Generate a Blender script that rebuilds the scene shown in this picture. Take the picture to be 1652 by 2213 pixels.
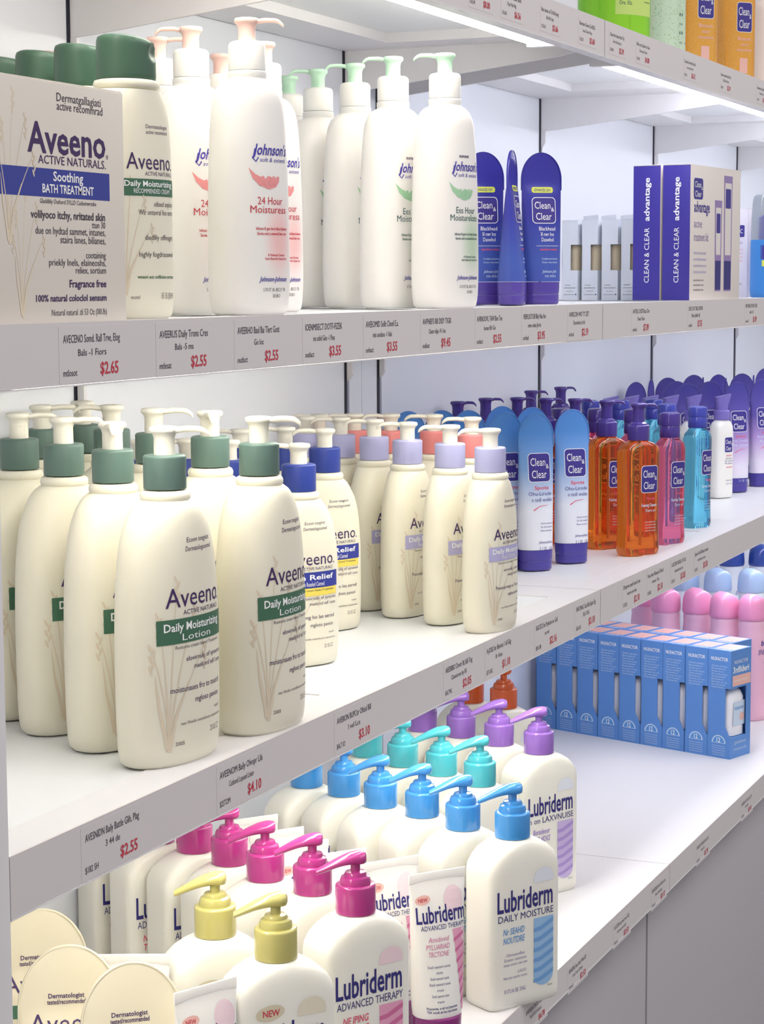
import bpy, bmesh, math
import numpy as np
from mathutils import Vector, Matrix

# ------------------------------------------------------------------ scene, camera, light
for o in list(bpy.data.objects):
    bpy.data.objects.remove(o)
SC = bpy.context.scene
COL = SC.collection
SC.view_settings.view_transform = 'Standard'
SC.view_settings.look = 'None'
SC.view_settings.gamma = 1.0
SC.view_settings.use_curve_mapping = False
SC.view_settings.exposure = 0.0

cam_d = bpy.data.cameras.new('camera')
cam = bpy.data.objects.new('camera', cam_d)
COL.objects.link(cam)
SC.camera = cam
cam_d.sensor_fit = 'HORIZONTAL'
cam_d.sensor_width = 36.0
cam_d.lens = 4450.96 * 36.0 / 1652.0
cam_d.clip_start = 0.05
R_ = Vector((0.39917618, -0.91686428, -0.00427376))
U_ = Vector((0.10280489, 0.04012547, 0.9938919))
F_ = Vector((0.91109249, 0.39717734, -0.11027527))
M = Matrix.Identity(4)
for i in range(3):
    M[i][0] = R_[i]; M[i][1] = U_[i]; M[i][2] = -F_[i]
M[0][3], M[1][3], M[2][3] = -2.2764, -0.7151, 1.612
cam.matrix_world = M

def lin(c):
    c = c / 255.0
    return c / 12.92 if c <= 0.04045 else ((c + 0.055) / 1.055) ** 2.4
def rgb(r, g, b):
    return (lin(r), lin(g), lin(b), 1.0)

world = bpy.data.worlds.new('shop'); SC.world = world
world.use_nodes = True
world.node_tree.nodes['Background'].inputs[0].default_value = (0.98, 0.96, 0.98, 1)
world.node_tree.nodes['Background'].inputs[1].default_value = 0.40

def area(name, loc, rot, sx, sy, power, color):
    d = bpy.data.lights.new(name, 'AREA'); d.shape = 'RECTANGLE'
    d.size = sx; d.size_y = sy; d.energy = power; d.color = color
    o = bpy.data.objects.new(name, d); COL.objects.link(o)
    o.location = loc; o.rotation_euler = rot
    return o
area('ceiling_light', (0.0, -1.7, 3.3), (math.radians(25), 0, 0), 4.0, 1.4, 54, (1.0, 0.97, 0.96))

LED_WARM = 22.5
LED_COOL = 18.0

# ------------------------------------------------------------------ materials
MATS = {}
def mat(name, col, rough=0.4, sss=0.0, trans=0.0, metal=0.0, emit=0.0, spec=0.5, ior=1.45, coat=0.0, bump=None):
    if name in MATS: return MATS[name]
    m = bpy.data.materials.new(name); m.use_nodes = True
    b = m.node_tree.nodes['Principled BSDF']
    b.inputs['Base Color'].default_value = col
    b.inputs['Roughness'].default_value = rough
    b.inputs['Metallic'].default_value = metal
    b.inputs['IOR'].default_value = ior
    b.inputs['Specular IOR Level'].default_value = spec
    if sss:
        b.inputs['Subsurface Weight'].default_value = sss
        b.inputs['Subsurface Radius'].default_value = (1.0, 0.9, 0.75)
        b.inputs['Subsurface Scale'].default_value = 0.012
    if trans: b.inputs['Transmission Weight'].default_value = trans
    if coat:
        b.inputs['Coat Weight'].default_value = coat
        b.inputs['Coat Roughness'].default_value = 0.1
    if emit:
        b.inputs['Emission Color'].default_value = col
        b.inputs['Emission Strength'].default_value = emit
    if bump:
        nt = m.node_tree
        tc = nt.nodes.new('ShaderNodeTexCoord'); n = nt.nodes.new('ShaderNodeTexNoise')
        n.inputs['Scale'].default_value = bump[0]; n.inputs['Detail'].default_value = 4
        bp = nt.nodes.new('ShaderNodeBump'); bp.inputs['Strength'].default_value = bump[1]
        bp.inputs['Distance'].default_value = 0.001
        nt.links.new(tc.outputs['Object'], n.inputs['Vector'])
        nt.links.new(n.outputs['Fac'], bp.inputs['Height'])
        nt.links.new(bp.outputs['Normal'], b.inputs['Normal'])
    MATS[name] = m
    return m

def grad_mat(name, stops, rough=0.3, sss=0.0):
    """plastic printed with a colour gradient along its own height"""
    m = mat(name, (1, 1, 1, 1), rough, sss)
    nt = m.node_tree; b = nt.nodes['Principled BSDF']
    tc = nt.nodes.new('ShaderNodeTexCoord'); sp = nt.nodes.new('ShaderNodeSeparateXYZ')
    mr = nt.nodes.new('ShaderNodeMapRange'); mr.inputs['From Max'].default_value = 0.2
    cr = nt.nodes.new('ShaderNodeValToRGB')
    el = cr.color_ramp.elements
    while len(el) > 1: el.remove(el[-1])
    el[0].position = stops[0][0] / 0.2; el[0].color = stops[0][1]
    for z, c in stops[1:]:
        e = el.new(z / 0.2); e.color = c
    nt.links.new(tc.outputs['Object'], sp.inputs[0]); nt.links.new(sp.outputs['Z'], mr.inputs['Value'])
    nt.links.new(mr.outputs[0], cr.inputs[0]); nt.links.new(cr.outputs[0], b.inputs['Base Color'])
    return m

def blush_mat(name, base, tint, cen, rad):
    """white plastic with a soft printed colour wash around one spot"""
    m = mat(name, base, 0.32, 0.25)
    nt = m.node_tree; b = nt.nodes['Principled BSDF']
    tc = nt.nodes.new('ShaderNodeTexCoord'); vm = nt.nodes.new('ShaderNodeVectorMath'); vm.operation = 'SUBTRACT'
    vm.inputs[1].default_value = cen
    vs = nt.nodes.new('ShaderNodeVectorMath'); vs.operation = 'DIVIDE'; vs.inputs[1].default_value = rad
    ln = nt.nodes.new('ShaderNodeVectorMath'); ln.operation = 'LENGTH'
    mr = nt.nodes.new('ShaderNodeMapRange'); mr.inputs['From Min'].default_value = 1.0; mr.inputs['From Max'].default_value = 0.1
    mr.interpolation_type = 'SMOOTHSTEP'
    mx = nt.nodes.new('ShaderNodeMix'); mx.data_type = 'RGBA'
    mx.inputs['A'].default_value = base; mx.inputs['B'].default_value = tint
    L = nt.links.new
    L(tc.outputs['Object'], vm.inputs[0]); L(vm.outputs[0], vs.inputs[0]); L(vs.outputs[0], ln.inputs[0])
    L(ln.outputs['Value'], mr.inputs['Value']); L(mr.outputs[0], mx.inputs['Factor']); L(mx.outputs['Result'], b.inputs['Base Color'])
    return m

CREAM = mat('cream_plastic', rgb(236, 231, 212), 0.42, 0.25)
PUMPCREAM = mat('ivory_pump', rgb(240, 235, 220), 0.35, 0.2)
WHITE = mat('white_plastic', rgb(243, 241, 236), 0.32, 0.25)
LWHITE = mat('milky_plastic', rgb(240, 238, 228), 0.3, 0.3)
METALW = mat('painted_metal', rgb(222, 220, 222), 0.45, bump=(900, 0.03))
FASC = mat('shelf_fascia', rgb(214, 208, 208), 0.5, bump=(1200, 0.04))
FROST = mat('frosted_panel', rgb(226, 228, 230), 0.35)
WALL = mat('back_panel', rgb(226, 229, 236), 0.5, bump=(700, 0.03))
DARK = mat('dark_slot', rgb(38, 38, 52), 0.6)
STEEL = mat('upright_metal', rgb(150, 150, 165), 0.4, metal=0.3)
GREYP = mat('base_panel', rgb(184, 180, 184), 0.5, bump=(500, 0.04))
PAPER = FASC
def ink(name, *c): return mat('ink_' + name, rgb(*c), 0.5)
I_PLUM = ink('plum', 62, 40, 92); I_GREY = ink('grey', 96, 86, 96); I_TAN = ink('tan', 222, 208, 184)
I_GREEN = ink('green', 66, 108, 84); I_WHITE = ink('white', 245, 245, 245); I_BLUE = ink('blue', 52, 62, 150)
I_NAVY = ink('navy', 48, 44, 118); I_LAV = ink('lavender', 178, 174, 214); I_YEL = ink('yellow', 236, 214, 96)
I_RED = ink('red', 198, 58, 74); I_DARK = ink('dark', 74, 66, 80); I_PINK = ink('pink', 222, 92, 120)
I_ROSE = ink('rose', 232, 150, 150); I_MINT = ink('mint', 160, 204, 166); I_TEALT = ink('deep_teal', 52, 92, 92)
I_JBLUE = ink('violet_blue', 66, 58, 160); I_WAVEB = ink('wave_blue', 150, 188, 226); I_WAVEB2 = ink('wave_blue_dark', 112, 160, 214)
I_WAVEP = ink('wave_pink', 228, 160, 190); I_WAVEP2 = ink('wave_pink_dark', 206, 110, 156); I_WAVEV = ink('wave_violet', 196, 178, 222)
I_WAVEV2 = ink('wave_violet_dark', 170, 146, 208); I_BEIGE = ink('beige', 224, 216, 196); I_BEIGE2 = ink('beige_dark', 208, 198, 172)
I_LOGO = ink('logo_violet', 62, 52, 140); I_LIME = ink('lime', 214, 222, 86); I_SKY = ink('sky', 90, 150, 215)
I_ORNG = ink('orange', 232, 140, 60); I_SALMON = ink('salmon', 236, 186, 176); I_PALE = ink('pale_blue', 205, 222, 240)
I_LILAC = ink('lilac_text', 150, 128, 178); I_PALEB = ink('pale_wave', 226, 230, 240); I_PALEP = ink('pale_pink', 240, 214, 220)
I_PAPER = ink('paper_white', 222, 216, 212)

# ------------------------------------------------------------------ object helpers
KIDS = {}
def link(name, me, parent=None, mats=None, loc=(0, 0, 0), rz=0.0):
    o = bpy.data.objects.new(name, me); COL.objects.link(o)
    if mats and me is not None and len(me.materials) == 0:
        for m in (mats if isinstance(mats, (list, tuple)) else [mats]): me.materials.append(m)
    o.location = loc; o.rotation_euler = (0, 0, rz)
    if parent is not None:
        o.parent = parent; KIDS.setdefault(parent.name, []).append(o)
    return o
def tag(o, label, cat, group=None):
    o['label'] = label; o['category'] = cat
    if group: o['group'] = group
    return o
def struct(o):
    o['kind'] = 'structure'; return o
def copy_tree(o, parent=None):
    c = o.copy(); COL.objects.link(c)
    if parent is not None:
        c.parent = parent; KIDS.setdefault(parent.name, []).append(c)
    for k in KIDS.get(o.name, []): copy_tree(k, c)
    return c
def place(rows, root, cat, group, z, sc=1.0):
    src = root
    kids = [copy_tree(root) for _ in rows[1:]]
    for o, (x, y, th, az, lab) in zip([root] + kids, rows):
        o.location = (x, y, z); o.rotation_euler = (0, 0, math.radians(th)); o.scale = (sc, sc, sc)
        tag(o, lab, cat, group if len(rows) > 1 else None)
        for k in KIDS.get(o.name, []):
            if k.name.startswith('pump_head'): k.rotation_euler = (0, 0, math.radians(az - th))

def pydata(name, V, Fc, smooth=40, mi=None):
    me = bpy.data.meshes.new(name); me.from_pydata([tuple(v) for v in V], [], Fc)
    if mi is not None: me.polygons.foreach_set('material_index', mi)
    me.update()
    if smooth:
        me.shade_smooth(); me.set_sharp_from_angle(angle=math.radians(smooth))
    return me

def pchip(xs, ys, x):
    xs = np.asarray(xs, float); ys = np.asarray(ys, float); x = np.clip(np.asarray(x, float), xs[0], xs[-1])
    h = np.diff(xs); d = np.diff(ys) / h
    m = np.zeros_like(ys)
    for i in range(1, len(xs) - 1):
        if d[i - 1] * d[i] > 0:
            w1 = 2 * h[i] + h[i - 1]; w2 = h[i] + 2 * h[i - 1]
            m[i] = (w1 + w2) / (w1 / d[i - 1] + w2 / d[i])
    m[0] = d[0]; m[-1] = d[-1]
    k = np.clip(np.searchsorted(xs, x, side='right') - 1, 0, len(h) - 1)
    t = (x - xs[k]) / h[k]
    return ((1 + 2 * t) * (1 - t) ** 2 * ys[k] + t * (1 - t) ** 2 * h[k] * m[k] + t * t * (3 - 2 * t) * ys[k + 1] + t * t * (t - 1) * h[k] * m[k + 1])

class Loft:
    """upright body with a superellipse section that changes with height; front is -Y"""
    def __init__(s, prof, yc=0.0):
        p = np.array(prof, float); s.z, s.a, s.b, s.n = p[:, 0], p[:, 1], p[:, 2], p[:, 3]; s.cache = {}; s.yc = yc
    def at(s, z):
        return (float(pchip(s.z, s.a, z)), float(pchip(s.z, s.b, z)), float(pchip(s.z, s.n, z)))
    def mesh(s, name, seg=44, step=0.006, top=True):
        zs = []
        for i in range(len(s.z) - 1):
            k = max(1, int(round((s.z[i + 1] - s.z[i]) / step)))
            d = max(abs(s.a[i + 1] - s.a[i]), abs(s.b[i + 1] - s.b[i])); k = max(k, int(d / 0.004))
            zs += list(np.linspace(s.z[i], s.z[i + 1], k, endpoint=False))
        zs.append(s.z[-1])
        V = []; Fc = []
        ph = np.linspace(0, 2 * np.pi, seg, endpoint=False)
        for z in zs:
            a, b, n = s.at(z); c, sn = np.cos(ph), np.sin(ph)
            x = a * np.sign(c) * np.abs(c) ** (2 / n); y = b * np.sign(sn) * np.abs(sn) ** (2 / n) + s.yc
            V += [(x[i], y[i], z) for i in range(seg)]
        for r in range(len(zs) - 1):
            for i in range(seg):
                j = (i + 1) % seg
                Fc.append((r * seg + i, r * seg + j, (r + 1) * seg + j, (r + 1) * seg + i))
        Fc.append(tuple(range(seg - 1, -1, -1)))
        if top: Fc.append(tuple(range((len(zs) - 1) * seg, len(zs) * seg)))
        return pydata(name, V, Fc)
    def surf(s, u, v, off):
        k = round(v * 2000)
        if k not in s.cache:
            a, b, n = s.at(v)
            t = np.linspace(-np.pi / 2, np.pi / 2, 241); sn, c = np.sin(t), np.cos(t)
            x = a * np.sign(sn) * np.abs(sn) ** (2 / n); y = -b * np.abs(c) ** (2 / n)
            L = np.concatenate([[0], np.cumsum(np.hypot(np.diff(x), np.diff(y)))]); L -= L[120]
            s.cache[k] = (L, x, y)
        L, x, y = s.cache[k]
        X = float(np.interp(u, L, x)); Y = float(np.interp(u, L, y))
        X2 = float(np.interp(u + 0.0006, L, x)); Y2 = float(np.interp(u + 0.0006, L, y))
        X1 = float(np.interp(u - 0.0006, L, x)); Y1 = float(np.interp(u - 0.0006, L, y))
        tx, ty = X2 - X1, Y2 - Y1; q = math.hypot(tx, ty) or 1
        return (X + ty / q * off, Y - tx / q * off + s.yc, v)

def lathe(name, prof, seg=32, cap=True):
    V = []; Fc = []
    for r, z in prof:
        for i in range(seg):
            t = 2 * math.pi * i / seg; V.append((r * math.cos(t), r * math.sin(t), z))
    for k in range(len(prof) - 1):
        for i in range(seg):
            j = (i + 1) % seg; Fc.append((k * seg + i, k * seg + j, (k + 1) * seg + j, (k + 1) * seg + i))
    if cap:
        Fc.append(tuple(range(seg - 1, -1, -1))); Fc.append(tuple(range((len(prof) - 1) * seg, len(prof) * seg)))
    return pydata(name, V, Fc, 38)

def sweep_data(st, seg=14, sub=4, n=2.4, base=0):
    """st rows: x, z, width, thickness -> closed tube along +X"""
    st = np.array(st, float); t = np.arange(len(st)); tt = np.linspace(0, len(st) - 1, (len(st) - 1) * sub + 1)
    q = np.stack([pchip(t, st[:, i], tt) for i in range(4)], 1)
    V = []; Fc = []
    ph = np.linspace(0, 2 * np.pi, seg, endpoint=False); c, s = np.cos(ph), np.sin(ph)
    for x, z, w, h in q:
        y = w / 2 * np.sign(c) * np.abs(c) ** (2 / n); zz = z + h / 2 * np.sign(s) * np.abs(s) ** (2 / n)
        V += [(x, y[i], zz[i]) for i in range(seg)]
    for k in range(len(q) - 1):
        for i in range(seg):
            j = (i + 1) % seg; Fc.append((base + k * seg + i, base + (k + 1) * seg + i, base + (k + 1) * seg + j, base + k * seg + j))
    Fc.append(tuple(base + i for i in range(seg))); Fc.append(tuple(base + (len(q) - 1) * seg + i for i in range(seg - 1, -1, -1)))
    return V, Fc
def lathe_data(prof, seg=24, base=0):
    V = []; Fc = []
    for r, z in prof:
        for i in range(seg):
            t = 2 * math.pi * i / seg; V.append((r * math.cos(t), r * math.sin(t), z))
    for k in range(len(prof) - 1):
        for i in range(seg):
            j = (i + 1) % seg; Fc.append((base + k * seg + i, base + k * seg + j, base + (k + 1) * seg + j, base + (k + 1) * seg + i))
    Fc.append(tuple(base + i for i in range(seg - 1, -1, -1))); Fc.append(tuple(base + (len(prof) - 1) * seg + i for i in range(seg)))
    return V, Fc

def boxes(name, bl, bevel=0.0, smooth=0, mi=None):
    bm = bmesh.new()
    for k, (x0, x1, y0, y1, z0, z1) in enumerate(bl):
        r = bmesh.ops.create_cube(bm, size=1)
        for v in r['verts']:
            v.co = Vector(((x0 + x1) / 2 + v.co.x * (x1 - x0), (y0 + y1) / 2 + v.co.y * (y1 - y0), (z0 + z1) / 2 + v.co.z * (z1 - z0)))
        if mi:
            for f in {f for v in r['verts'] for f in v.link_faces}: f.material_index = mi[k]
    if bevel: bmesh.ops.bevel(bm, geom=bm.edges[:], offset=bevel, segments=2, affect='EDGES', profile=0.6)
    me = bpy.data.meshes.new(name); bm.to_mesh(me); bm.free()
    if bevel: me.shade_smooth(); me.set_sharp_from_angle(angle=math.radians(50))
    return me
def prism(name, pts, y0, y1, axis='y', mi=None):
    """pts (x,z) outline extruded along y"""
    n = len(pts); V = [(p[0], y0, p[1]) for p in pts] + [(p[0], y1, p[1]) for p in pts]
    if axis == 'x': V = [(v[1], v[0], v[2]) for v in V]
    Fc = [tuple(range(n)), tuple(range(2 * n - 1, n - 1, -1))] + [(i, i + n, (i + 1) % n + n, (i + 1) % n) for i in range(n)]
    me = pydata(name, V, Fc, 0)
    bm = bmesh.new(); bm.from_mesh(me); bmesh.ops.recalc_face_normals(bm, faces=bm.faces); bm.to_mesh(me); bm.free()
    return me

# ------------------------------------------------------------------ flat print
TXT = {}
def text_geo(s, bold):
    k = (s, bold)
    if k in TXT: return TXT[k]
    cu = bpy.data.curves.new('t', 'FONT'); cu.body = s; cu.size = 1.0; cu.resolution_u = 2; cu.offset = 0.018 if bold else 0.0
    cu.fill_mode = 'FRONT'
    o = bpy.data.objects.new('t', cu); COL.objects.link(o)
    dg = bpy.context.evaluated_depsgraph_get(); me = o.evaluated_get(dg).to_mesh()
    V = [(v.co.x, v.co.y) for v in me.vertices]; Fc = [tuple(p.vertices) for p in me.polygons]
    o.evaluated_get(dg).to_mesh_clear(); bpy.data.objects.remove(o); bpy.data.curves.remove(cu)
    if V:
        x0 = min(v[0] for v in V); V = [(v[0] - x0, v[1]) for v in V]
    TXT[k] = (V, Fc); return TXT[k]

class Print:
    def __init__(s): s.V = []; s.F = []; s.mi = []; s.mats = []
    def m(s, mt):
        if mt not in s.mats: s.mats.append(mt)
        return s.mats.index(mt)
    def add(s, pts, faces, mt, layer):
        b = len(s.V); s.V += [(p[0], p[1], layer) for p in pts]; s.F += [tuple(b + i for i in f) for f in faces]
        s.mi += [s.m(mt)] * len(faces); return s
    def t(s, txt, u, v, w=None, h=0.005, mt=None, al='c', bold=False, layer=2, shear=0.0, rot=0):
        V, Fc = text_geo(txt, bold)
        if not V: return s
        wid = max(p[0] for p in V); sy = h / 0.72; sx = (w / wid) if w else sy
        ww = wid * sx; x0 = {'c': -ww / 2, 'l': 0, 'r': -ww}[al]
        P = [(x0 + p[0] * sx + p[1] * sy * shear, p[1] * sy) for p in V]
        if rot == 90: P = [(-p[1], p[0]) for p in P]
        if rot == -90: P = [(p[1], -p[0]) for p in P]
        return s.add([(u + p[0], v + p[1]) for p in P], Fc, mt or I_DARK, layer)
    def r(s, u0, u1, v0, v1, mt, layer=1): return s.add([(u0, v0), (u1, v0), (u1, v1), (u0, v1)], [(0, 1, 2, 3)], mt, layer)
    def p(s, pts, mt, layer=1): return s.add(pts, [tuple(range(len(pts)))], mt, layer)
    def rr(s, u0, u1, v0, v1, rad, mt, layer=1):
        P = []
        for cx, cy, a0 in ((u1 - rad, v0 + rad, -90), (u1 - rad, v1 - rad, 0), (u0 + rad, v1 - rad, 90), (u0 + rad, v0 + rad, 180)):
            P += [(cx + rad * math.cos(math.radians(a0 + 18 * i)), cy + rad * math.sin(math.radians(a0 + 18 * i))) for i in range(6)]
        return s.p(P, mt, layer)
    def el(s, cu, cv, a, b, mt, layer=1, tilt=0):
        c, q = math.cos(tilt), math.sin(tilt)
        return s.p([(cu + a * math.cos(t) * c - b * math.sin(t) * q, cv + a * math.cos(t) * q + b * math.sin(t) * c) for t in [2 * math.pi * i / 24 for i in range(24)]], mt, layer)
    def stroke(s, pts, w, mt, layer=1):
        L = []; R = []
        for i, p in enumerate(pts):
            a = pts[max(i - 1, 0)]; b = pts[min(i + 1, len(pts) - 1)]
            dx, dy = b[0] - a[0], b[1] - a[1]; q = math.hypot(dx, dy) or 1
            ww = w if not isinstance(w, (list, tuple)) else w[0] + (w[1] - w[0]) * i / (len(pts) - 1)
            L.append((p[0] - dy / q * ww / 2, p[1] + dx / q * ww / 2)); R.append((p[0] + dy / q * ww / 2, p[1] - dx / q * ww / 2))
        n = len(pts)
        return s.add(L + R, [(i, n + i, n + i + 1, i + 1) for i in range(n - 1)], mt, layer)
    def mesh(s, name, fn, ucut=0.0, vcut=0.0, eps=0.00012):
        bm = bmesh.new(); vs = [bm.verts.new(v) for v in s.V]
        for f, mi in zip(s.F, s.mi):
            try: bm.faces.new([vs[i] for i in f]).material_index = mi
            except ValueError: pass
        for k, cut, no in ((0, ucut, (1, 0, 0)), (1, vcut, (0, 1, 0))):
            if cut:
                lo = min(v.co[k] for v in bm.verts); hi = max(v.co[k] for v in bm.verts)
                x = math.ceil(lo / cut) * cut
                while x < hi:
                    co = [0, 0, 0]; co[k] = x
                    bmesh.ops.bisect_plane(bm, geom=bm.verts[:] + bm.edges[:] + bm.faces[:], plane_co=co, plane_no=no, dist=1e-7); x += cut
        for v in bm.verts: v.co = Vector(fn(v.co.x, v.co.y, eps * v.co.z))
        me = bpy.data.meshes.new(name); bm.to_mesh(me); bm.free()
        for m in s.mats: me.materials.append(m)
        return me
def face_front(y): return lambda u, v, e: (u, y - e, v)
def face_left(x): return lambda u, v, e: (x - e, -u, v)
def face_top(z): return lambda u, v, e: (u, v, z + e)
def decal(pr, fn, parent, ucut=0.004, vcut=0.0, name='label_print'):
    return link(name, pr.mesh(name, fn, ucut, vcut), parent)

# placements: x, y, turn (deg), spout direction (deg), label
GREEN_PUMPS = [
    (-0.94, 0.044, -8, -66, 'cream lotion pump bottle with green collar, nearest the camera on the middle shelf'),
    (-0.8123, 0.03, -3, -66, 'cream green-collared pump bottle on the front edge, left of the small blue-collared one'),
    (-0.9078, 0.108, -8, 215, 'cream green-collared pump bottle with spout toward the viewer, just behind the nearest one'),
    (-0.7609, 0.102, -8, 215, 'cream green-collared pump bottle wedged between and behind the two front ones'),
    (-0.8718, 0.175, -10, -66, 'cream green-collared pump bottle third back in the left row, spout to the right'),
    (-0.837, 0.24, -8, -66, 'cream green-collared pump bottle cut by the left picture edge'),
    (-0.7446, 0.165, -8, -66, 'green-collared pump bottle third back in the right row, above the nearest bottle'),
    (-0.714, 0.225, -8, 118, 'green-collared pump bottle near the back wall, spout pointing left'),
    (-0.6702, 0.282, -8, 215, 'green-collared pump bottle against the back wall, spout facing the viewer'),
    (-0.7338, 0.284, -8, -66, 'green-collared pump bottle farthest back on the left, against the back wall'),
]
BLUE_PUMPS = [
    (-0.5505, 0.122, -32, 118, 'cream pump bottle with royal blue collar and blue label band, front of its pair'),
    (-0.3633, 0.183, -34, 118, 'cream royal-blue-collared pump bottle second back, beside the lavender row'),
    (-0.3553, 0.232, -28, 118, 'royal-blue-collared pump bottle behind the front blue pair'),
    (-0.3988, 0.262, -28, 118, 'royal-blue-collared pump bottle by the wall between two green collars'),
    (-0.5326, 0.205, -28, 118, 'royal-blue-collared pump bottle half hidden between two green collars'),
    (-0.5333, 0.25, -28, 118, 'royal-blue-collared pump bottle behind the middle green collars'),
    (-0.5598, 0.287, -28, -66, 'royal-blue-collared pump bottle farthest left, hidden by green collars'),
]
LAVENDER_PUMPS = [
    (-0.3026, 0.024, -8, 118, 'cream pump bottle with lavender collar, first at the shelf front'),
    (-0.2683, 0.082, -8, 118, 'lavender-collared pump bottle second in its row'),
    (-0.2411, 0.142, -8, 118, 'lavender-collared pump bottle third in its row'),
    (-0.2095, 0.195, -8, 118, 'lavender-collared pump bottle fourth in its row'),
    (-0.1928, 0.243, -8, 118, 'lavender-collared pump bottle fifth in its row'),
    (-0.1917, 0.287, -8, 118, 'lavender-collared pump bottle last in its row, at the wall'),
]
CORAL_PUMPS = [
    (-0.1397, 0.107, -17, 118, 'cream pump bottle with coral collar nearest the blue tubes'),
    (-0.1091, 0.165, -17, 118, 'coral-collared pump bottle second in the hidden row'),
    (-0.1167, 0.215, -17, 118, 'coral-collared pump bottle third in the hidden row'),
    (-0.1285, 0.255, -17, 118, 'coral-collared pump bottle fourth in the hidden row'),
    (-0.15, 0.29, -17, 118, 'coral-collared pump bottle last in the hidden row, at the wall'),
]
BLUE_TUBES = [
    (0.1359, 0.128, -44, 0, 'blue-to-white standing tube beside the lavender row, front left one of two'),
    (0.2178, 0.108, -44, 0, 'blue-to-white standing tube next to the orange bottles, front right one of two'),
    (0.1284, 0.165, -44, 0, 'blue-to-white tube just behind the front left tube'),
    (0.2414, 0.17, -44, 0, 'blue-to-white tube showing its tip between the two front tubes'),
    (0.2508, 0.215, -44, 0, 'blue-to-white tube third back, its rim arching behind'),
    (0.1557, 0.225, -44, 0, 'light blue tube tip behind the coral collars, nearest of three'),
    (0.1439, 0.257, -44, 0, 'light blue tube tip behind the coral collars, middle of three'),
    (0.113, 0.29, -44, 0, 'light blue tube tip at the wall, farthest of three'),
]
ORANGE_PUMPS = [
    (0.3252, 0.052, -36, -66, 'clear orange wash bottle with purple pump at the shelf front'),
    (0.3777, 0.112, -36, -66, 'clear orange wash bottle with purple pump second in its row'),
    (0.4038, 0.165, -36, -66, 'clear orange wash bottle with purple pump third in its row'),
    (0.3979, 0.205, -36, -45, 'clear orange wash bottle with purple pump fourth in its row'),
    (0.4069, 0.25, -36, -66, 'clear orange wash bottle with purple pump fifth in its row'),
    (0.3789, 0.286, -36, -66, 'clear orange wash bottle with purple pump sixth in its row'),
    (0.6991, 0.285, -36, -45, 'purple pump of a clear bottle at the wall, above the front right blue tube'),
    (0.5837, 0.292, -36, -66, 'purple pump of a clear bottle at the wall, above the front left blue tube'),
    (0.2894, 0.292, -36, -66, 'clear orange wash bottle with purple pump farthest left at the wall'),
]
PINK_BOTTLES = [
    (0.452, 0.045, -30, 0, 'clear pink bottle with purple flip cap at the shelf front'),
    (0.5054, 0.112, -30, 0, 'clear pink flip-cap bottle second in its row, behind the orange pump'),
    (0.5059, 0.165, -30, 0, 'clear pink flip-cap bottle third in its row, left of the second orange pump'),
    (0.4932, 0.215, -30, 0, 'clear pink flip-cap bottle fourth in its row'),
]
TEAL_BOTTLES = [
    (0.647, 0.058, -25, 0, 'clear turquoise bottle with blue cap at the shelf front'),
    (0.6953, 0.118, -25, 0, 'clear turquoise bottle second in its row, behind the pink one'),
    (0.8069, 0.17, -25, 0, 'clear turquoise bottle third in its row, right of the front orange pump'),
    (0.7765, 0.215, -25, 0, 'clear turquoise bottle fourth in its row, between the two orange pumps'),
    (0.7524, 0.255, -25, 0, 'clear turquoise bottle last in its row'),
]
WHITE_LOTIONS = [
    (1.0718, 0.13, -30, -66, 'white lotion bottle with slanted violet pump cap at the shelf front'),
    (1.0366, 0.17, -30, -66, 'white lotion bottle with slanted violet cap, second in its row'),
    (1.0171, 0.203, -30, -66, 'white lotion bottle with slanted violet cap, third in its row'),
    (1.0012, 0.233, -30, -66, 'white lotion bottle with slanted violet cap, fourth in its row'),
    (0.9874, 0.262, -30, -66, 'white lotion bottle with slanted violet cap, fifth in its row'),
    (0.9588, 0.288, -30, -66, 'white lotion bottle with slanted violet cap, last in its row, at the wall'),
]
PURPLE_TUBES = [
    (1.1742, 0.13, -48, 0, 'purple-to-white tube right behind the white lotion bottle'),
    (1.2812, 0.112, -40, 0, 'purple-to-white tube cut by the right picture edge'),
    (1.1208, 0.292, -30, 0, 'dark purple tube tip at the wall, farthest left of the group'),
    (1.214, 0.292, 5, 0, 'dark purple tube tip seen narrow at the wall, second from left'),
    (1.296, 0.285, -50, 0, 'dark purple rounded tube tip at the wall, third from left'),
    (1.1734, 0.235, -55, 0, 'dark purple tube tip in front of the third from left'),
    (1.4171, 0.27, -50, 0, 'dark purple tube tip tall at the wall above the turquoise bottle'),
    (1.331, 0.23, 15, 0, 'thin edge-on purple tube tip right of the turquoise cap'),
    (1.0951, 0.195, -52, 0, 'purple tube behind the slanted pump caps'),
    (1.448, 0.232, -35, 0, 'dark purple tube tip behind the front lotion cap'),
    (1.1841, 0.18, -55, 0, 'purple tube with logo just left of the front lotion cap'),
    (1.3164, 0.185, 15, 0, 'edge-on purple tube tip between two round tips'),
    (1.4978, 0.2, -55, 0, 'wide dark purple tube tip with logo behind the right pair'),
    (1.4422, 0.165, 12, 0, 'edge-on purple tube between the two right tubes'),
    (1.7576, 0.215, -45, 0, 'dark purple tube tip at the right picture edge by the wall'),
]
LUB_BLUE = [
    (-0.4981, -0.072, -31, 118, 'white pump lotion bottle with blue pump, front of its row with full label'),
    (-0.4873, -0.018, -31, 118, 'blue-pumped lotion bottle second in its row'),
    (-0.4582, 0.036, -31, 118, 'blue-pumped lotion bottle third in its row'),
    (-0.4407, 0.088, -31, 118, 'blue-pumped lotion bottle fourth in its row'),
    (-0.4123, 0.141, -31, 118, 'blue-pumped lotion bottle fifth in its row'),
    (-0.394, 0.192, -31, 118, 'blue-pumped lotion bottle sixth in its row, cut by the shelf above'),
]
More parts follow.
